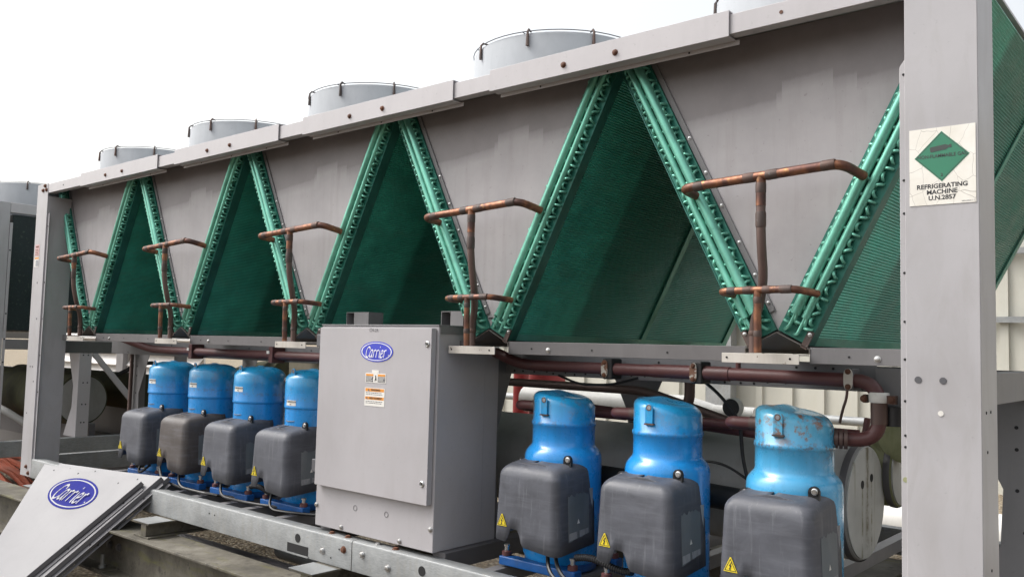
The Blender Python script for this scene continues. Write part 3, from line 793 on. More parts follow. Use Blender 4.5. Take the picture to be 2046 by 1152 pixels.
def make_compressor(blue, plast, suction):
    rt = root('compressor', 'x', 'compressor', (0, 0, 0), 'blue compressors on the base frame')
    wide = not suction; D = -.02 if wide else 0
    sh = shell_mesh(wide).obj('shell', blue, rt, smooth=50)
    # lifting lug on the dome
    ly, lz = (.012, .048) if wide else (.006, .0)
    lug = M().box(-.015, .015, -.137, -.131, .585, .638)
    lug.lathe([(.015, -.003), (.015, .003)], (0, -.134, .638), 'y', 18)
    lug.shift((0, ly, lz))
    lo = lug.obj('lifting_lug', blue, rt, bevel=.0015)
    M().lathe([(.0070, -.0036), (.0070, .0036)], (0, -.134 + ly, .639 + lz), 'y', 14).obj('lug_hole', m_scuff if wide else m_data, lo)
    M().lathe([(.0105, -.0034), (.0105, .0034)], (0, -.134 + ly, .639 + lz), 'y', 14).obj('lug_rim', m_rustbolt, lo)
    M().box(-.019, .019, -.1375 + ly, -.122 + ly, .580 + lz, .585 + lz).obj('weld_bead', m_band, lo)
    cv = cover_mesh(-.240 + D).obj('terminal_cover', plast, rt, smooth=60)
    sol = cv.modifiers.new('thickness', 'SOLIDIFY'); sol.thickness = .0035; sol.offset = -1
    # danger triangle low on the cover
    tri = [(-.023, 0), (.023, 0), (.002, .044), (-.002, .044)]
    s = M().prism_y([(x - .101, z + .168) for x, z in tri], -.2415 + D, -.2395 + D).obj('warning_sign', m_yellow, cv)
    o1 = [(-.0195, .003), (.0195, .003), (0, .0405)]; i1 = [(-.0165, .0048), (.0165, .0048), (0, .0365)]
    bd = M(); bd.add([(x - .101, -.2419 + D, z + .168) for x, z in o1 + i1], [(0, 1, 4, 3), (1, 2, 5, 4), (2, 0, 3, 5)]); bd.obj('sign_border', m_blk, s)
    bolt_ = [(.003, .030), (-.005, .018), (-.001, .018), (-.003, .010), (-.0055, .010), (-.001, .005), (.0025, .0105), (.0, .0105), (.004, .0205), (0, .0205), (.0055, .030)]
    M().prism_y([(x - .101, z + .168) for x, z in bolt_], -.2422 + D, -.2418 + D).obj('lightning_mark', m_blk, s)
    # worn data film on the right side of the cover
    xs = .1445
    edge = [(-.165 + .13 * i / 12, .300 + random.uniform(-.007, .007)) for i in range(13)]
    lo_ = [(-.035 - .13 * i / 8, .135 + .018 * (1 - i / 8) + random.uniform(-.004, .004)) for i in range(9)]
    fm = M(); pts = edge + lo_
    def sx(z): return .005 + (.156 - .005) * (1 - .075 * (z - .1) / .27) + .0008
    fm.extrude([(sx(z), y, z) for y, z in pts], (.0008, 0, 0)); film = fm.obj('worn_label', m_scuff, cv)
    st = M(); st.extrude([(sx(z) + .001, y, z) for y, z in ((-.162, .138), (-.112, .144), (-.112, .168), (-.162, .165))], (.0006, 0, 0)); st.extrude([(sx(z) + .001, y, z) for y, z in ((-.098, .146), (-.042, .153), (-.042, .172), (-.098, .169))], (.0006, 0, 0))
    st.obj('label_print', m_data, film)
    M().extrude([(sx(z) + .0015, y, z) for y, z in ((-.112, .195), (-.096, .196), (-.104, .212))], (.0004, 0, 0)).obj('label_symbol', m_stick, film)
    # moulded oval on top of the cover
    ov = M(); k = 32
    e1 = [(.050 * math.cos(2*math.pi*i/k), .034 * math.sin(2*math.pi*i/k)) for i in range(k)]
    zz = lambda y: .3955 + .0255 + .035 * (y + .24) / .24
    ov.tube([(x + .0, y - .105, zz(y - .105) + .001) for x, y in e1 + e1[:1]], .0022, 6, cap=False)
    ov.tube([(-.035, -.105, zz(-.105) + .001), (.035, -.105, zz(-.105) + .001)], .0018, 6); ov.obj('moulded_emblem', m_scuff, cv)
    # lug bracket and bright screw holding the cover to the shell
    for x, dz in ((.112, 0), (-.112, -.03)):
        b = M().lathe([(.0175, -.006), (.0175, .006)], (0, 0, 0), 'y', 14); b.box(-.0175, .0175, -.006, .006, -.03, 0); b.shift((x, -.120, .422 + dz)).obj('cover_bracket', m_black, rt)
        M().lathe([(.0105, 0), (.0105, .003), (.0075, .004), (.0075, .007)], (0,0,0), 'z', 14).xf(Matrix.Rotation(rad(90), 4, 'X')).shift((x + .004, -.126, .424 + dz)).obj('cover_screw', m_chrome, rt)
    # rating film wrapped on the shell
    dl = M(); aa = [rad(-38 + 34 * i / 10) for i in range(11)]
    dl.add([(.1512 * math.cos(a), .1512 * math.sin(a), z) for z in (.17, .315) for a in aa], [(i, i + 1, 12 + i, 11 + i) for i in range(10)])
    dl.obj('rating_label', m_data, rt)
    # feet and base bars
    for y in (-.150, .12):
        bb = M().box(-.17, .19, y - .024, y + .024, .002, .036).obj('base_bar', m_bluebase, rt, bevel=.005)
        for x in (-.15, .165):
            M().lathe([(.019, .0365), (.019, .052), (.013, .055)], (x, y, 0), 'z', 14).obj('rubber_foot', m_oxide, bb)
            M().lathe([(.009, .055), (.009, .070), (.012, .071), (.012, .078)], (x, y, 0), 'z', 10).obj('foot_bolt', m_chrome, bb)
    M().lathe([(.135, .002), (.14, .018), (.142, .032)], (0, 0, 0), 'z', 32).obj('base_ring', m_bluebase, rt)
    # suction stub bending back from the left of the dome
    if suction:
        M().tube(fillet([(-.105, -.02, .607), (-.215, -.03, .607), (-.235, .05, .592), (-.10, .22, .575), (.12, .26, .57)], .05, 8), .0185, 14).obj('suction_pipe', m_oxide, rt)
        M().tube([(-.110, -.02, .607), (-.122, -.02, .607), (-.124, -.02, .607), (-.140, -.021, .607)], [.024, .024, .0215, .0215], 14).obj('suction_collar', m_brown, rt)
    else:
        M().tube(fillet([(-.115, -.02, .635), (-.205, -.035, .632), (-.235, .10, .62), (-.20, .30, .60)], .06, 8), .017, 14).obj('suction_pipe', m_brown, rt)
        M().tube([(-.125, -.022, .635), (-.150, -.024, .634), (-.178, -.030, .633)], [.0225, .021, .020], 14).obj('suction_wrap', m_wrap, rt)
    return rt
cp = make_compressor(m_blue, m_plastic, False)
def seamtag(o, num, dz):
    t = M(); R = .1398
    A0, A1 = rad(-101), rad(-72)
    aa = [A0 + (A1 - A0) * i / 6 for i in range(7)]
    t.add([(R * math.cos(a), R * math.sin(a), z) for z in (.560 + dz, .587 + dz) for a in aa], [(i, i + 1, 8 + i, 7 + i) for i in range(6)])
    q = t.obj('number_tag', m_stick, o)
    for txt, sz, zc in (('COMPRESSOR', .0115, .579 + dz), (num, .011, .567 + dz)):
        lm = text_mesh(txt, sz, offset=.0003)
        lm.v = [((R + .0006) * math.cos((A0 + A1) / 2 + x / R), (R + .0006) * math.sin((A0 + A1) / 2 + x / R), zc + z) for x, y, z in lm.v]
        lm.obj('lettering', m_blk, q)
spots = [(1.375, 'blue compressor at the far left end of its row, beside the ribbed conduit'), (1.85, 'blue compressor with a brown-tinged cover, second from the left end of its row'),
         (2.322, 'blue compressor third from the left end, between the brownish cover and the cabinet neighbour'), (2.80, 'blue compressor partly hidden behind the left side of the control cabinet'),
         (4.437, 'bright blue compressor just right of the control cabinet, brown streak down its dome'), (4.90, 'bright blue compressor in the middle of the right-hand three'), (5.364, 'faded pale blue rusty compressor beside the hazard sign post')]
for i, (x, lab) in enumerate(spots):
    if i == 0: o = cp
    elif i < 4: o = copy_tree(cp)
    elif i == 4: o = cr = make_compressor(m_blue, m_plastic, True)
    else: o = copy_tree(cr)
    o.location = (x, .34 if i < 4 else .32, 0); o['label'] = lab
    if i == 1:
        for ch in o.children:
            if ch.name.startswith('terminal_cover'): ch.data = ch.data.copy(); ch.data.materials[0] = m_plastic2; ch['label'] = 'brown-tinged terminal cover'
    if i in (4, 5):
        for ch in o.children:
            if ch.name.split('.')[0] == 'shell': ch.data = ch.data.copy(); ch.data.materials[0] = m_blue1 if i == 4 else m_blue
    if i == 6:
        for ch in o.children:
            if ch.name.split('.')[0] in ('shell', 'lifting_lug'): ch.data = ch.data.copy(); ch.data.materials[0] = m_blue2
# number tags only on the four left ones (added after copying)
for i, o in enumerate([o for o in COL.objects if o.name.startswith('compressor') and o.location.x < 3]): seamtag(o, 'A%d' % (4 - i), -.045 if i == 3 else 0)

# ------------------------------------------------------------------ control cabinet
cab = root('control_cabinet', 'tall grey electrical cabinet with an oval blue badge and orange warning stickers', 'cabinet', (3.645, .03, .02))
CO = (3.645, .03, .02)
X0, X1, Z0, Z1 = 3.270, 4.022, .0195, .912
b = M().box(X0, X1, .03, .31, Z0, Z1).obj('body', m_grey, cab, CO, bevel=.003)
M().box(X0 - .002, X1 + .003, .026, .40, Z1 + .0005, Z1 + .0065).obj('lid', m_mid, cab, CO, bevel=.001)
M().box(X1 + .0005, X1 + .003, .034, .40, Z1 - .030, Z1).obj('lid_skirt', m_mid, cab, CO)
M().box(X0 + .002, X1 - .002, .3105, .40, Z0, Z1).obj('rear_housing', m_grey, cab, CO, bevel=.002)
dr = M(); dr.box(3.293, X1 - .012, .0, .0035, .205, .904)
for q in ((3.293, 3.296, .0035, .027, .205, .904), (X1 - .0155, X1 - .012, .0035, .027, .205, .904), (3.296, X1 - .0155, .0035, .027, .205, .208), (3.296, X1 - .0155, .0035, .027, .901, .904)): dr.box(*q)
door = dr.obj('door', m_grey, cab, CO, bevel=.002)
for x, z in ((3.988, .840), (3.982, .287)):
    lk = M().lathe([(.0115, 0), (.0125, .003), (.0095, .005), (.0095, .003)], (0,0,0), 'z', 20).xf(Matrix.Rotation(rad(90), 4, 'X')).shift((x, 0, z)).obj('lock', m_chrome, door, CO)
    M().box(x - .0035, x + .0035, -.0048, -.003, z - .004, z + .004).obj('key_slot', m_hole, lk, CO)
for z in (.845, .285):
    h = M().box(3.262, 3.2925, .004, .026, z - .028, z + .028).obj('hinge', m_txtgrey, door, CO, bevel=.003)
emblem(door, Matrix.Translation((3.6825 - CO[0], -.0005 - CO[1], .803 - CO[2])), .208, .086, m_dkblue)
def flat_text(body, size, pos, mat, parent, off, shear=0, align='CENTER', offset=0, sx=1):
    return text_mesh(body, size, align, shear, offset, sx).shift(pos).obj('lettering', mat, parent, off)
flat_text('CH-2A', .020, (3.66, -.0008, .893), m_txtgrey, door, CO, .1)
s = M().box(3.617, 3.747, -.0012, -.0002, .672, .712); s.box(3.658, 3.702, -.0012, -.0002, .7122, .725)
s = s.obj('instruction_sticker', m_stick, door, CO)
p_ = M(); p_.box(3.621, 3.668, -.0016, -.0013, .700, .7085); p_.box(3.697, 3.743, -.0016, -.0013, .700, .7085); p_.obj('sticker_band', m_rustbolt if False else m_orangep, s, CO)
p_ = M()
for xa in (3.621, 3.697):
    p_.box(xa, xa + .046, -.0016, -.0013, .675, .6985)
p_.obj('printed_panel', m_txtgrey, s, CO)
p_ = M()
for xa in (3.624, 3.700):
    for i in range(5): p_.box(xa, xa + random.uniform(.030, .041), -.0019, -.0016, .678 + .0042 * i, .6795 + .0042 * i)
p_.obj('printed_lines', m_stick, s, CO)
p_ = M().tube([(3.679, -.0014, .680), (3.684, -.0014, .692), (3.688, -.0014, .684), (3.682, -.0014, .704)], .0022, 5).obj('printed_hand', m_blk, s, CO)
s = M().box(3.616, 3.743, -.0012, -.0002, .574, .650).obj('warning_sticker', m_stick, door, CO)
p_ = M(); p_.box(3.620, 3.739, -.0016, -.0013, .635, .648); p_.box(3.620, 3.739, -.0016, -.0013, .601, .613); p_.obj('sticker_band', m_orangep, s, CO)
flat_text('WARNING', .0125, (3.686, -.002, .6415), m_blk, s, CO, offset=.0003); flat_text('AVERTISSEMENT', .0115, (3.686, -.002, .607), m_blk, s, CO, offset=.0003)
p_ = M()
for x, z in ((3.642, .6365), (3.632, .6025)): p_.prism_y([(x - .0055, z), (x + .0055, z), (x, z + .0095)], -.002, -.0016)
for z in (.628, .621, .592, .585): 
    x = 3.624
    while x < 3.725:
        w_ = random.uniform(.004, .013); p_.box(x, x + w_, -.0014, -.0012, z, z + .0028); x += w_ + .0022
p_.obj('printed_lines', m_txtgrey, s, CO)
for x, z in ((3.278, .11), (4.007, .11), (3.456, .036), (3.83, .036)): hexbolt(b, (x, .03, z), r=.0085, h=.007, mat=m_chrome, name='screw', off=CO)
for x, z in ((3.545, .13), (3.745, .131)): M().lathe([(.0125, 0), (.0125, .0012), (.0095, .0012), (.0095, 0)], (0,0,0), 'z', 18, cap=False).xf(Matrix.Rotation(rad(90), 4, 'X')).shift((x, .0298, z)).obj('knockout', m_mid, b, CO)
for xa, xb in ((3.225, 3.385), (3.86, 3.99)):
    m = M().box(xa + .056, xb, .20, .29, .919, .982); m.box(xa, xa + .0555, .20, .29, .979, .982); m.box(xa, xa + .0555, .20, .29, .919, .922); m.box(xa, xa + .003, .20, .29, .9225, .9785); m.box(xa + .0035, xa + .0555, .285, .288, .9225, .9785)
    m.obj('cable_duct', m_mid, cab, CO)
# hourglass leg behind the cabinet
lg = M(); pts = [(.401, .0), (.52, .0), (.426, .233), (.375 + .04, .451), (.51, .724), (.51, .79), (.401, .79)]
lg.prism_x([(.401, .0), (.47, .0), (.428, .233), (.415, .451), (.512, .724), (.512, .80), (.401, .80)], 3.996, 4.000)
lg.obj('mid_leg', m_mid, fr, bevel=.001)

# ------------------------------------------------------------------ red-brown discharge pipe, clamps
dp = root('discharge_pipe', 'thick red-brown pipe running under the coils and dropping beside the pale blue compressor', 'pipe', (4.9, .40, .76))
DO = (4.9, .40, .76)
M().tube(fillet([(3.97, .36, .835), (4.16, .38, .765), (4.30, .40, .763), (5.20, .40, .761), (5.604, .40, .757), (5.604, .40, .574), (5.47, .36, .573)], .075, 10), .0225, 18).obj('pipe_run', m_oxide, dp, DO)
M().tube([(4.78, .40, .762), (4.80, .40, .762), (5.1, .40, .7613), (5.59, .40, .7575)][:3], [.0228, .025, .025], 18).obj('pipe_sleeve', m_oxide, dp, DO)
M().tube([(5.604, .40, .695), (5.604, .40, .66), (5.604, .40, .625)], .0255, 18).obj('pipe_sleeve', m_brown, dp, DO)
for xa in (5.478, 5.493, 5.508): M().tube([(xa, .363, .573), (xa + .010, .3665, .573)], .031, 18).obj('pipe_flange', m_brown, dp, DO)
w_ = M().lathe([(.0285, -.016), (.031, -.012), (.031, .012), (.0285, .016)], (5.604, .40, .708), 'z', 24, cap=True).obj('pipe_strap', m_ins, dp, DO)
for sx in (-1, 1):
    e = M().box(5.604 + sx * .031 - .004, 5.604 + sx * .031 + .004 + (.018 if sx > 0 else 0) - (0 if sx > 0 else .018), .385, .412, .690, .716).obj('strap_ear', m_band, dp, DO)
    hexbolt(e, (5.604 + sx * .042, .385, .703), r=.008, h=.008, off=DO)
M().lathe([(.026, -.03), (.026, .03)], (5.64, .43, .65), 'z', 18).obj('strap_backing', m_black, dp, DO)
for i, (x, lab) in enumerate(((4.59, 'rusty white block clamp on the red-brown pipe nearest the cabinet'), (4.972, 'rusty white block clamp on the red-brown pipe above the middle right compressor'), (5.519, 'clean white clamp strap on the red-brown pipe above the pale blue compressor'))):
    c = root('pipe_clamp', lab, 'clamp', (x, .37, .762), 'white clamps on the red-brown pipe')
    fa = M(); fa.prism_y([(.0145 * math.cos(t), .034 * (1 if math.sin(t) >= 0 else -1) * abs(math.sin(t)) ** .55) for t in [2*math.pi*j/28 for j in range(28)]], -.004, .002)
    f2 = fa.obj('clamp_plate', m_clamp if i < 2 else m_bar, c, bevel=.001)
    for z in (-.024, .024): hexbolt(f2, (0, -.004, z), r=.0065, h=.005, mat=m_rustbolt)
    if i < 2: M().box(-.012, .032, .002, .075, -.040, .040).obj('clamp_block', m_black, c, bevel=.006)
    else: M().box(-.012, .012, .002, .075, -.034, .034).obj('clamp_block', m_dark, c, bevel=.003)
def one_pipe(name, label, cat, pts, r, mat, rr=.06, n=14, group=None):
    P = fillet(pts, rr, 7) if len(pts) > 2 else [Vector(p) for p in pts]
    o = M().tube(P, r, n).obj(name, mat, None, tuple(P[0]))
    return tag(o, label, cat, group)
one_pipe('suction_line', 'dull red-brown pipe above the four left compressors', 'pipe', [(.72, .30, .835), (.95, .40, .765), (1.2, .42, .76), (3.262, .42, .755)], .024, m_oxide)
for x, lab in ((1.47, 'small dark clamp on the pipe above the far left compressor'), (2.33, 'dark clamp with a white tab on the pipe above the third blue compressor')):
    c = root('pipe_clamp', lab, 'clamp', (x, .39, .76)); M().box(-.008, .03, -.004, .08, -.045, .045).obj('clamp_block', m_oxide, c, bevel=.003); M().box(-.02, .004, -.008, -.0045, .006, .022).obj('clamp_tab', m_stick, c)
one_pipe('return_line', 'red-brown pipe sagging behind the right-hand compressors', 'pipe', [(4.10, .62, .60), (4.5, .63, .575), (5.0, .64, .545), (5.33, .65, .53)], .020, m_oxide, .3)
one_pipe('hot_gas_line', 'dark pipe crossing level behind the first right compressor', 'pipe', [(3.60, .95, .66), (4.42, .95, .655), (4.62, .97, .60), (4.9, 1.0, .52)], .020, m_brown, .08)
one_pipe('drop_pipe', 'dark brown elbow pipe dropping from the pipe beam behind the middle compressor', 'pipe', [(4.80, .66, .79), (4.80, .66, .62), (4.62, .72, .585)], .021, m_brown, .05)
one_pipe('gauge_cable', 'thin black cable hanging from the beam between the two right compressors', 'cable', [(4.955, .48, .73), (5.00, .5, .69), (5.06, .52, .62), (5.075, .53, .57)], .006, m_cable, .03, 8)
one_pipe('gauge_cable', 'black cable hanging in front of the vessel behind the pale blue compressor', 'cable', [(5.045, .60, .56), (5.055, .60, .45), (5.075, .6, .37)], .007, m_cable, .03, 8)
one_pipe('clamp_cable', 'short black cable hanging below the white clamp strap', 'cable', [(5.515, .375, .735), (5.510, .38, .70), (5.490, .40, .66), (5.475, .42, .62)], .0045, m_brown, .03, 8)
# ------------------------------------------------------------------ water vessels
def vessel(loc, r, xl, lab, cap, body, drains):
    v = root('cooler_vessel', lab, 'tank', loc)
    M().lathe([(r - .004, xl), (r, xl + .004), (r, -.012), (r - .006, -.002)], (0, 0, 0), 'x', 56).obj('vessel_body', body, v)
    c = M().lathe([(r - .009, -.0015), (r - .009, .004), (r - .016, .007)], (0, 0, 0), 'x', 56).obj('end_cap', cap, v)
    M().lathe([(r + .003, -.03), (r + .004, -.02), (r + .004, -.012), (r + .002, -.006)], (0, 0, 0), 'x', 56, cap=False).obj('cap_seam', m_dark, v)
    if drains:
        for y, z in ((-.055, .07), (.045, .085)):
            M().lathe([(.015, .0072), (.015, .009)], (0, y, z), 'x', 16).obj('drain_hole', m_hole, c)
    return v
vessel((5.40, .895, .30), .212, -5.0, 'large grey insulated vessel lying behind the compressors, stained round end cap', m_cap, m_vessel, True)
vessel((5.44, 1.195, .385), .135, -.55, 'second insulated vessel behind the large one, mossy stained end', m_cap, m_moss, False)
o = M().prism_y([(4.12, .712), (4.40, .712), (4.32, .55), (4.30, .40), (4.38, .0), (4.16, .0), (4.22, .40), (4.20, .55)], 1.14, 1.145).obj('mid_leg', m_dark, fr)
fl_ = root('vessel_nozzle', 'pale nozzle with a mossy ring on the vessels beside the near post', 'nozzle', (5.50, .98, .55))
M().lathe([(.10, -.06), (.12, -.05), (.12, .0), (.10, .005)], (0, .15, .0), 'y', 32).obj('ring_flange', m_moss, fl_)
M().lathe([(.04, -.1), (.04, .08)], (.02, .1, .06), 'z', 20).obj('neck', m_ins, fl_)
M().tube([(-.09, -.12, .0), (-.08, -.12, .06)], .012, 10).obj('stub', m_oxide, fl_)
one_pipe('vessel_pipe', 'black insulated pipe bundle low behind the right-hand compressors', 'pipe', [(4.1, .55, .33), (4.8, .56, .31), (5.2, .58, .29)], .045, m_black, .15)
# insulated white tank and gauge seen over the compressors
o = one_pipe('vent_tube', 'short red-brown riser between ledge and pipe beside the second block clamp', 'pipe', [(5.13, .40, .775), (5.13, .40, .84)], .009, m_oxide)
t = root('insulated_pipe', 'fat white insulated pipe with a tapered end behind the right-hand compressors', 'pipe', (3.58, 2.85, .44))
M().lathe([(.10, -1.4), (.10, -.02), (.099, 0)], (0, 0, 0), 'x', 40).obj('jacket', m_ins, t)
M().lathe([(.10, .0), (.055, .20), (.05, .21), (.05, .5)], (0, 0, 0), 'x', 40).obj('tapered_end', m_ins, t)
M().lathe([(.101, -.15), (.1015, -.14)], (0, 0, 0), 'x', 40).obj('jacket_joint', m_txtgrey, t)
gd = root('round_gauge', 'round black-faced fitting behind the middle and right compressors', 'gauge', (4.87, .90, .612))
M().lathe([(.038, -.02), (.040, -.016), (.040, .014)], (0, 0, 0), 'y', 28).obj('rim', m_ins, gd); M().lathe([(.036, -.024), (.036, -.0205)], (0, 0, 0), 'y', 28).obj('face', m_black, gd)
o = M().lathe([(.145, GZ), (.145, 1.2)], (2.45 - .05, 3.0, 0), 'z', 32).shift((-2.40, -3.0, -GZ)).obj('red_tank', m_redcyl); o.location = (2.26, 3.0, GZ); tag(o, 'dark red standing cylinder beyond the machine, over the first right compressor', 'tank')

# ------------------------------------------------------------------ cables along the base
rng = random.Random(3)
cabs = [[(1.60, .16, .10), (1.75, .10, .03), (2.0, .11, .01), (2.3, .13, .012)], [(1.86, .15, .11), (1.95, .09, .02), (2.2, .12, .008), (2.5, .20, .01)], [(2.28, .16, .10), (2.36, .10, .02), (2.60, .13, .01), (2.9, .20, .012)],
        [(2.75, .16, .10), (2.80, .10, .012), (2.95, .14, .01), (3.2, .25, .012)], [(4.50, .15, .11), (4.56, .08, .03), (4.66, .07, .0), (4.76, .03, -.05)], [(4.53, .15, .11), (4.60, .09, .03), (4.72, .08, .0), (4.82, .04, -.05)],
        [(1.40, .16, .10), (1.43, .12, .04), (1.5, .11, .05), (1.52, .15, .09)]]
cl = ['black cable looping low between the first and second left compressors', 'black cable on the base below the brown-tinged cover', 'black cable crossing the base below the third left compressor', 'black cable on the base beside the left foot of the cabinet',
      'black cable dropping from the first right compressor', 'black cable dropping beside its twin under the first right compressor', 'short looped black cable under the far left compressor cover']
for P, lab in zip(cabs, cl): one_pipe('power_cable', lab, 'cable', P, .0075, m_cable, .08, 8, 'black cables along the base')
for xa, xb, lab in ((2.55, 2.78, 'black ribbed conduit below the covers of the left compressors'), (4.62, 4.86, 'black ribbed conduit between the first and second right compressors')):
    k = 26; P = []; R = []
    for i in range(k * 2): P.append((xa + (xb - xa) * i / (k*2 - 1), .16, .085 + .010 * math.sin(i / 9))); R.append(.0135 if i % 2 else .0105)
    o = M().tube(P, R, 12).obj('ribbed_conduit', m_black, None, P[0]); tag(o, lab, 'conduit')
k = 130; P = [(-.05 + .0, 1.26, .79 - .82 * i / (k*2-1)) for i in range(k*2)]; P = [(-.60, 1.0, q[2]) for q in P]
# ------------------------------------------------------------------ lid panels leaning on the base rail
def lid(base, wtop, length, taper, depth):
    """shallow folded pan, local x along the top edge, y down the slope, z out of the face"""
    a = wtop / 2; b = a - taper * length
    f = M(); f.prism_z([(-a, 0), (a, 0), (b, -length), (-b, -length)], -.0025, 0)
    for s in (-1, 1):
        p0, p1 = Vector((s * a, 0, 0)), Vector((s * b, -length, 0))
        o = Vector((s, -taper, 0)).normalized()
        f.extrude([p0, p1, p1 + Vector((0, 0, -depth)), p0 + Vector((0, 0, -depth))], o * -.0025)
        f.extrude([p0 + Vector((0, -.02, -depth)), p1 + Vector((0, 0, -depth)), p1 + o * .026 + Vector((0, 0, -depth)), p0 + Vector((0, -.02, -depth)) + o * .026], (0, 0, -.0025))
    f.prism_x([(0, -depth), (0, -.003), (-.0025, -.003), (-.0025, -depth)], -a, a)
    return f, a, b
def put_lid(label, O, dx, tilt_extra, emb):
    ex = Vector((.99385, .11076, 0)); dv = Vector((.07694, -.69038, -.71934)); nn = Vector((.07967, -.71491, .69466))
    Rm = Matrix(((ex.x, -dv.x, nn.x, 0), (ex.y, -dv.y, nn.y, 0), (ex.z, -dv.z, nn.z, 0), (0, 0, 0, 1)))
    rt = root('lid_panel', label, 'panel', (0, 0, 0), 'removed lid panels leaning on the base')
    rt.matrix_world = Matrix.Translation(O) @ Rm @ Matrix.Rotation(tilt_extra, 4, 'Z')
    f, a, b = lid(None, 1.02, 1.06, .42, .028)
    face = f.obj('sheet', m_cover, rt, bevel=.0012)
    o = Vector((1, -.42, 0)).normalized()
    for t in (.12, .42, .75):
        for s in (1, -1):
            p = Vector((s * (a - .42 * 1.06 * t), -1.06 * t, -.0275)) + Vector((s * o.x, o.y, 0)) * .013
            M().lathe([(.006, 0), (.006, .0012)], (0,0,0), 'z', 12).shift(p).obj('screw_hole', m_hole, rt)
    for x, y in ((-.36, -.03), (.33, -.035), (-.1, -.022)): M().lathe([(.005, 0), (.005, .0008)], (0,0,0), 'z', 12).shift((x, y, 0)).obj('screw_hole', m_hole, rt)
    if emb:
        emblem(rt, Matrix.Translation((.012, -.152, .0008)) @ Matrix.Rotation(emb, 4, 'Z') @ Matrix.Rotation(rad(-90), 4, 'X'), .475, .205, m_fadeblue, ring=.05, white=m_fadewhite)
    return rt
OL = Vector((1.2735, -.09, .04)); NN = Vector((.07967, -.71491, .69466)); EX = Vector((.99385, .11076, 0)); DV = Vector((.07694, -.69038, -.71934))
put_lid('pale grey lid panel with the big faded blue oval badge, front of the leaning stack', OL, 0, 0, rad(-1.5))
put_lid('plain grey lid panel directly behind the badged one in the leaning stack', OL - NN * .034 + EX * .075 - DV * .055, 0, rad(1.5), None)
put_lid('rearmost plain grey lid panel of the leaning stack, showing only its upper edge', OL - NN * .064 + EX * .085 - DV * .072, 0, rad(2.2), None)

# ------------------------------------------------------------------ hazard sign on the near post, stickers on the far post
sg = root('hazard_sign', 'white cracked sign with a green diamond on the near post, NON-FLAMMABLE GAS', 'sign', (5.889, 0, 1.338))
SO = (5.889, 0, 1.338)
bk = M().prism_y([(5.809, 1.236), (5.969, 1.2345), (5.969, 1.439), (5.809, 1.440)], -.0016, -.0005).obj('backing', m_sign, sg, SO)
cx, cz, hw = 5.8885, 1.362, .0665
dm = M().prism_y([(cx - hw, cz), (cx, cz - hw), (cx + hw, cz), (cx, cz + hw)], -.0022, -.0017).obj('diamond', m_signgreen, sg, SO)
bd = M(); o1 = [(cx - hw*.955, cz), (cx, cz - hw*.955), (cx + hw*.955, cz), (cx, cz + hw*.955)]; i1 = [(cx - hw*.93, cz), (cx, cz - hw*.93), (cx + hw*.93, cz), (cx, cz + hw*.93)]
bd.add([(x, -.0025, z) for x, z in o1 + i1], [(i, (i+1) % 4, 4 + (i+1) % 4, 4 + i) for i in range(4)]).obj('diamond_border', m_signblack, dm, SO)
cyl = [(-.026, -.0068), (.010, -.0068), (.016, -.0035), (.0185, -.0025), (.0185, -.0042), (.024, -.0042), (.024, .0042), (.0185, .0042), (.0185, .0025), (.016, .0035), (.010, .0068), (-.026, .0068), (-.028, .0045), (-.028, -.0045)]
ca, sa = math.cos(rad(7)), math.sin(rad(7))
M().prism_y([(cx + x * ca - z * sa, cz + .0225 + x * sa + z * ca) for x, z in cyl], -.0027, -.0023).obj('gas_bottle_symbol', m_signblack, dm, SO)
flat_text('NON-FLAMMABLE GAS', .0128, (cx, -.0027, cz + .0015), m_signblack, dm, SO, offset=.0002, sx=.90)
flat_text('2', .012, (cx, -.0027, cz - hw*.74), m_signblack, dm, SO, offset=.0002)
for tx, z in (('REFRIGERATING', 1.284), ('MACHINE', 1.2685), ('U.N.2857', 1.253)):
    flat_text(tx, .0165, (cx, -.0019, z), m_blk, bk, SO, offset=.0005, sx=1.02)
flat_text('30RA500413 C', .0052, (5.951, -.0019, 1.2395), m_txtgrey, bk, SO)
st = M().prism_y([(.022, 1.388), (.095, 1.386), (.095, 1.466), (.022, 1.468)], -.0014, -.0004).obj('warning_sticker', m_pinkp, None, (.058, 0, 1.41)); tag(st, 'small faded pink sticker on the far left post', 'sticker')
p_ = M(); p_.box(.036, .082, -.0018, -.0014, 1.446, 1.458)
for i in range(4): p_.box(.030, .088 - .01 * (i % 2), -.0018, -.0014, 1.396 + i * .011, 1.400 + i * .011)
p_.obj('printed_lines', m_rustbolt, st, (.058, 0, 1.41))
st = M().prism_y([(.022, 1.312), (.098, 1.310), (.098, 1.380), (.022, 1.382)], -.0014, -.0004).obj('rating_sticker', m_stick, None, (.06, 0, 1.34)); tag(st, 'small white and tan sticker under the pink one on the far left post', 'sticker')
M().box(.045, .094, -.0018, -.0014, 1.316, 1.358).obj('printed_panel', m_data, st, (.06, 0, 1.34)); M().box(.026, .094, -.0018, -.0014, 1.366, 1.378).obj('sticker_band', m_orangep, st, (.06, 0, 1.34))

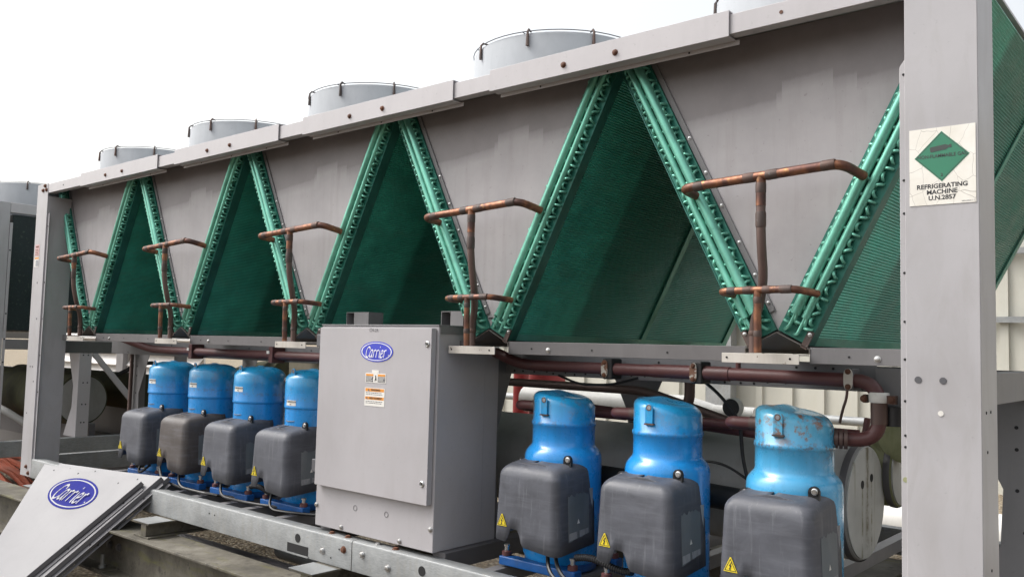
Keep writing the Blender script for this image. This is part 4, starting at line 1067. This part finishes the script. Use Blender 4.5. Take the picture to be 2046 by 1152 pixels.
# ------------------------------------------------------------------ supports under the machine
def ibeam_x(name, x0, x1, yf, w, zt, h, tf, tw):
    m = M(); ym = yf + w / 2
    m.prism_x([(yf, zt), (yf, zt - tf), (ym - tw/2, zt - tf - .004), (ym - tw/2, zt - h + tf), (yf, zt - h + tf), (yf, zt - h), (yf + w, zt - h), (yf + w, zt - h + tf), (ym + tw/2, zt - h + tf), (ym + tw/2, zt - tf - .004), (yf + w, zt - tf), (yf + w, zt)], x0, x1)
    return m
BX = -.19
o = root('support_beam', 'long mossy steel I-beam lying in front below the galvanised base', 'beam', (3, BX + .1, -.46))
ib = ibeam_x('', -4.5, 7.5, BX, .205, -.208, .250, .013, .010)
ib.obj('beam', m_beam, o, (3, BX + .1, -.46), bevel=.003)
for x in (1.62, 3.7, 5.6, -.6):
    f = M(); f.box(x - .05, x + .08, BX + .004, BX + .09, -.4445, -.436); fp = f.obj('foot_plate', m_beam, o, (3, BX + .1, -.46))
    M().lathe([(.010, -.4355), (.010, -.36)], (x + .01, BX + .035, 0), 'z', 10).obj('anchor_stud', m_galv, fp, (3, BX + .1, -.46))
    M().lathe([(.018, -.4355), (.018, -.418)], (x + .01, BX + .035, 0), 'z', 6).obj('anchor_nut', m_galv, fp, (3, BX + .1, -.46))
    for dx in (-.04, .07): hexbolt(fp, (x + dx, BX + .097, -.325), r=.016, h=.014, mat=m_dark, off=(3, BX + .1, -.46))
o = root('support_beam', 'second long steel I-beam half hidden under the back of the base', 'beam', (3, 1.9, -.46))
ibeam_x('', -4.5, 7.5, 1.85, .205, -.208, .250, .013, .010).obj('beam', m_beam, o, (3, 1.9, -.46), bevel=.003)
for x, lab in ((2.03, 'short steel stub beam under the base rail, right of the leaning panels'), (3.42, 'short steel stub beam under the rail joint below the cabinet'), (.55, 'short steel stub beam under the rail behind the leaning panels'), (5.2, 'short steel stub beam under the rail below the right-hand compressors')):
    m = M(); m.box(x - .08, x + .08, -.15, 2.0, -.137, -.1285); m.box(x - .045 + .04, x + .05, -.146, 1.99, -.198, -.1375); m.box(x - .08, x + .08, -.148, 2.0, -.2075, -.199)
    rt = root('stub_beam', lab, 'beam', (x, 0, -.17), 'short stub beams under the base')
    m.obj('beam', m_beam, rt, (x, 0, -.17), bevel=.002)
    M().box(x - .083, x + .083, -.152, -.02, -.1283, -.1262).obj('bearing_pad', m_galv, rt, (x, 0, -.17))
ppos = [(-2.2, 'left of the frame, far end'), (-.2, 'below the far left post'), (2.45, 'just right of the leaning panels'), (3.8, 'below the control cabinet'), (5.7, 'below the near post')]
for x, lab in ppos:
    rt = M().box(x - .42, x + .38, BX - .10, BX + .36, GZ, -.4605).obj('concrete_pad', m_beam, None, (x, BX + .1, GZ), bevel=.012); tag(rt, 'rough concrete pad carrying the front I-beam, ' + lab, 'pad', 'concrete pads under the front beam')
for x, lab in ((3.02, 'dark pipe stub with a bracket under the base rail'),):
    m = M(); m.box(x - .07, x + .05, .30, .31, -.38, -.20)
    bo = m.obj('bracket_plate', m_beam, None, (x, .3, -.3)); tag(bo, 'upright steel plate on the ground seen under the rail joint', 'plate')
one_pipe('ground_pipe', 'grey pipe lying under the base below the cabinet', 'pipe', [(2.2, .62, -.36), (4.6, .60, -.36)], .055, m_galv)
one_pipe('ground_pipe', 'dark pipe lying on the gravel behind the front beam', 'pipe', [(1.2, .42, -.40), (3.4, .45, -.40)], .04, m_dark)

# ------------------------------------------------------------------ the other chiller at the far left
NX = -.94
nb = root('neighbour_chiller', 'grey end of the other chiller beyond the far left post, its coil in shadow', 'machine frame', (NX, 0, 0))
NO = (NX, 0, 0)
def fp_(x0, x1, y0, y1, z0, z1, name, mat, bev=.003): return M().box(x0, x1, y0, y1, z0, z1).obj(name, mat, nb, NO, bevel=bev)
fp_(NX - .18, NX, .0, .16, -.125, 1.88, 'post', m_post); fp_(NX + .0005, NX + .003, .161, .182, -.12, 1.72, 'post_flange', m_grey, 0)
for z in (1.5, 1.0, .8, .62): dothole(nb, (NX + .0032, .172, z), '+x', r=.006, off=NO)
hexbolt(nb, (NX, .06, 1.80), '+x', r=.013, off=NO)
fp_(NX - .05, NX, .161, 2.15, 1.80, 1.88, 'end_rail', m_rail); fp_(-6.9, NX - .181, .0, .05, 1.81, 1.89, 'top_rail', m_rail)
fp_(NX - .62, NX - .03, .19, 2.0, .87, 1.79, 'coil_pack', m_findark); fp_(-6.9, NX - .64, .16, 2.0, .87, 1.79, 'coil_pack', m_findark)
fp_(NX - .05, NX, .183, 2.1, .72, .80, 'end_beam', m_mid); fp_(NX - .06, NX, .161, 2.15, -.126, .0, 'base_beam', m_galv, .006); fp_(-6.9, NX - .061, 0, .066, -.126, 0, 'base_rail', m_galv)
fp_(NX - 1.0, NX - .03, .165, .19, .81, .858, 'coil_ledge', m_bar, 0)
m = M(); pts = [(0, 0), (.235, 0), (.105, .24), (.095, .42), (.215, .714), (0, .714)]
m.prism_y([(NX - .006 - a, b) for a, b in pts], .76, .764); m.box(NX - .010, NX - .006, .764, .862, .002, .714)
m.obj('mid_leg', m_grey, nb, NO, bevel=.002)
M().lathe([(.02, -.003), (.02, .003)], (0,0,0), 'x', 20).xf(Matrix.Diagonal((1, .75, 1.8, 1))).shift((NX + .0005, .82, .757)).obj('slot_hole', m_hole, nb, NO)
for y, z in ((.79, .70), (.83, .70), (.79, .68), (.83, .68), (.80, .45), (.835, .45), (.80, .27), (.83, .27), (.80, .12), (.825, .12)): dothole(nb, (NX - .0058, y, z), '+x', r=.006, off=NO)
M().extrude([(NX - .03, .865, .68), (NX - .03, .895, .715), (NX - .03, 1.45, .08), (NX - .03, 1.42, .03)], (.022, 0, 0)).obj('brace', m_grey, nb, NO, bevel=.002)
fp_(NX - .05, NX, 1.62, 1.72, .001, .714, 'mid_leg', m_mid)
fp_(-6.8, NX - .02, 2.0, 2.02, GZ, .42, 'shade_panel', m_dark)  # dark sheet added to darken the view through the other chiller
fp_(-6.8, NX - .07, .9, .95, -.1, .10, 'cross_beam', m_dark)
vv = root('cooler_vessel', 'round grey end of the vessel inside the other chiller at the far left', 'tank', (-1.22, .92, .29))
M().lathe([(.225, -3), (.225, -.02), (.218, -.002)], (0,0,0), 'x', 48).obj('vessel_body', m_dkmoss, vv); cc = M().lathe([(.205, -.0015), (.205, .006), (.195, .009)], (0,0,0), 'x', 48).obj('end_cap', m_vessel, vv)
M().lathe([(.014, .0092), (.014, .011)], (0, -.06, .06), 'x', 14).obj('drain_hole', m_hole, cc)
vv = root('cooler_vessel', 'second dim mossy vessel beside the round one in the other chiller', 'tank', (-1.3, 1.55, .33))
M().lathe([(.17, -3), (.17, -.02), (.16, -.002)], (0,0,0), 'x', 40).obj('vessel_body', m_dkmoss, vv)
one_pipe('black_hose', 'black hose looping above the vessels of the other chiller', 'hose', [(-1.2, 1.2, .50), (-1.1, 1.35, .60), (-1.0, 1.45, .62), (-1.2, 1.6, .52)], .018, m_black, .1)
for i, (P, lab) in enumerate((([(-2.9, .35, .62), (-2.3, .35, .62), (-2.2, .4, .3)], 'dim grey bent pipe inside the other chiller'), ([(-2.6, .4, .18), (-1.6, .4, .22), (-1.4, .6, .05)], 'dim sloping pipe low inside the other chiller'))): one_pipe('inner_pipe', lab, 'pipe', P, .03, m_vessel, .1)
o = M(); o.lathe([(.13, .0), (.14, .3), (.13, .45), (.08, .5)], (0, 0, 0), 'z', 28); o = o.obj('dim_compressor', m_vessel); o.location = (-2.3, .45, .02); tag(o, 'dim rounded compressor inside the other chiller behind the far post', 'compressor')
o = M(); o.lathe([(.13, .0), (.14, .3), (.13, .40), (.08, .45)], (0, 0, 0), 'z', 28); o = o.obj('dim_compressor', m_dark); o.location = (-2.9, .40, .02); tag(o, 'dark compressor deepest inside the other chiller', 'compressor')
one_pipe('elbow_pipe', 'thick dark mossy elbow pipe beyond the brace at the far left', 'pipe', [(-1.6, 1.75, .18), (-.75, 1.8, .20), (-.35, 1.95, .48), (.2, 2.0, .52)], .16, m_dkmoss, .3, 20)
o = M().box(-.6, .9, 2.2, 2.23, GZ, .30).obj('shade_board', m_dark, None, (.1, 2.2, GZ)); tag(o, 'dark low board added as shade behind the machine between the two chillers', 'board')  # added dark board standing in for the shade in the gap
# conduit by the far end of the left compressors
k = 110; P = [(.02, .735, .80 - .72 * i / (2*k - 1)) for i in range(2*k)]
o = M().tube(P, [.0155 if i % 2 else .0135 for i in range(2*k)], 12).obj('ribbed_conduit', m_brown, None, P[0]); tag(o, 'upright ribbed conduit left of the left-hand compressors', 'conduit')
cb = M().tube([(-.02, .72, .22), (.06, .715, .225)], .008, 10).obj('conduit_clip', m_chrome, o, P[0])
# plaster-coloured duct and netting
o = M().box(.3, 2.6, 1.95, 2.10, .50, .70).obj('tan_duct', paint('tan_duct_jacket', (.36, .33, .25), .6, .1, .4), None, (1, 2, .5), bevel=.02); tag(o, 'tan boxed duct behind the left compressors', 'duct')
nm = M()
rn = random.Random(5)
for i in range(26):
    P = [(-3.9 + rn.uniform(-.2, .2), .55 + .9 * i / 26, GZ + .10 + .12 * math.sin(i * .7)), (-3.2, .5 + .9 * i / 26 + rn.uniform(-.06, .06), GZ + .30 + .05 * math.sin(i)), (-2.2, .45 + .9 * i / 26, GZ + .22 + .06 * math.sin(i * 1.3)), (-1.5, .4 + .9 * i / 26, GZ + .04)]
    nm.tube(fillet(P, .3, 5), .018 + .012 * rn.random(), 6)
o = nm.obj('orange_netting', m_orange, None, (-2.6, .9, GZ)); tag(o, 'crumpled orange netting on the ground below the far left post', 'netting')

# ------------------------------------------------------------------ fences and buildings behind
FY = 9.0
fe = root('cream_fence', 'tall cream profiled metal fence behind the machine with galvanised rails', 'fence', (0, FY, GZ)); FO = (0, FY, GZ)
m = M()
x = -8.5
loop = []
while x < 22:
    loop += [(x, FY), (x + .33, FY), (x + .335, FY - .045), (x + .425, FY - .045)]; x += .43
loop += [(x, FY), (x, FY + .02), (-8.5, FY + .02)]
m.prism_z(loop, GZ, 3.6); m.obj('cladding', m_white, fe, FO)
for z in (1.30, 2.10):
    M().box(-8.4, 21.8, FY - .115, FY - .047, z - .035, z + .035).obj('rail', m_galv, fe, FO)
for x in (.85, 4.9, 9.0, 13.0): M().box(x - .19, x + .19, FY - .30, FY - .118, GZ, 3.0).obj('fence_post', m_galv, fe, FO)
lo = root('louvred_wall', 'white louvred plant room wall at the far left behind the frames', 'building', (-12, 6.5, GZ))
m = M()
for i in range(15):
    z = GZ + .12 + .28 * i
    m.prism_x([(6.36, z), (6.36, z + .02), (6.55, z + .24), (6.56, z + .22), (6.38, z)], -15.9, -9.0)
m.box(-16, -9, 6.57, 6.6, GZ, 3.6)
m.obj('louvre', m_louvre, lo, (-12, 6.5, GZ)); M().box(-12.05, -11.75, 6.28, 6.39, GZ, 3.6).obj('frame', m_mid, lo, (-12, 6.5, GZ))
ke = M().prism_x([(5.6, GZ), (5.6, GZ + .12), (5.72, GZ + .12), (5.72, GZ)], -10, 20).obj('kerb', m_white, None, (5, 5.6, GZ)); tag(ke, kind='structure')
o = M().lathe([(.16, -6), (.16, 12)], (0, 0, 0), 'x', 28).obj('white_ground_pipe', m_ins); o.location = (0, 4.6, GZ + .3); tag(o, 'long white insulated pipe lying on the gravel behind the machine', 'pipe')
one_pipe('standing_pipe', 'upright dark red pipe beyond the machine, left of the fence post', 'pipe', [(1.75, 3.3, GZ), (1.75, 3.3, 1.1)], .07, m_redcyl)
one_pipe('level_pipe', 'thin galvanised pipe running level before the cream fence', 'pipe', [(-2, 6.5, .18), (14, 6.5, .18)], .045, m_galv)
one_pipe('sensor_cable', 'thin black cable looping beneath the pipe beam above the first right compressor', 'cable', [(4.30, .46, .725), (4.42, .45, .69), (4.58, .46, .70), (4.68, .47, .73)], .005, m_cable, .08, 8)
one_pipe('sensor_cable', 'thin black cable crossing the grey vessel behind the middle right compressor', 'cable', [(4.62, .64, .50), (4.78, .62, .40), (4.95, .62, .43), (5.1, .60, .36)], .005, m_cable, .08, 8)
bpy.context.view_layer.update()
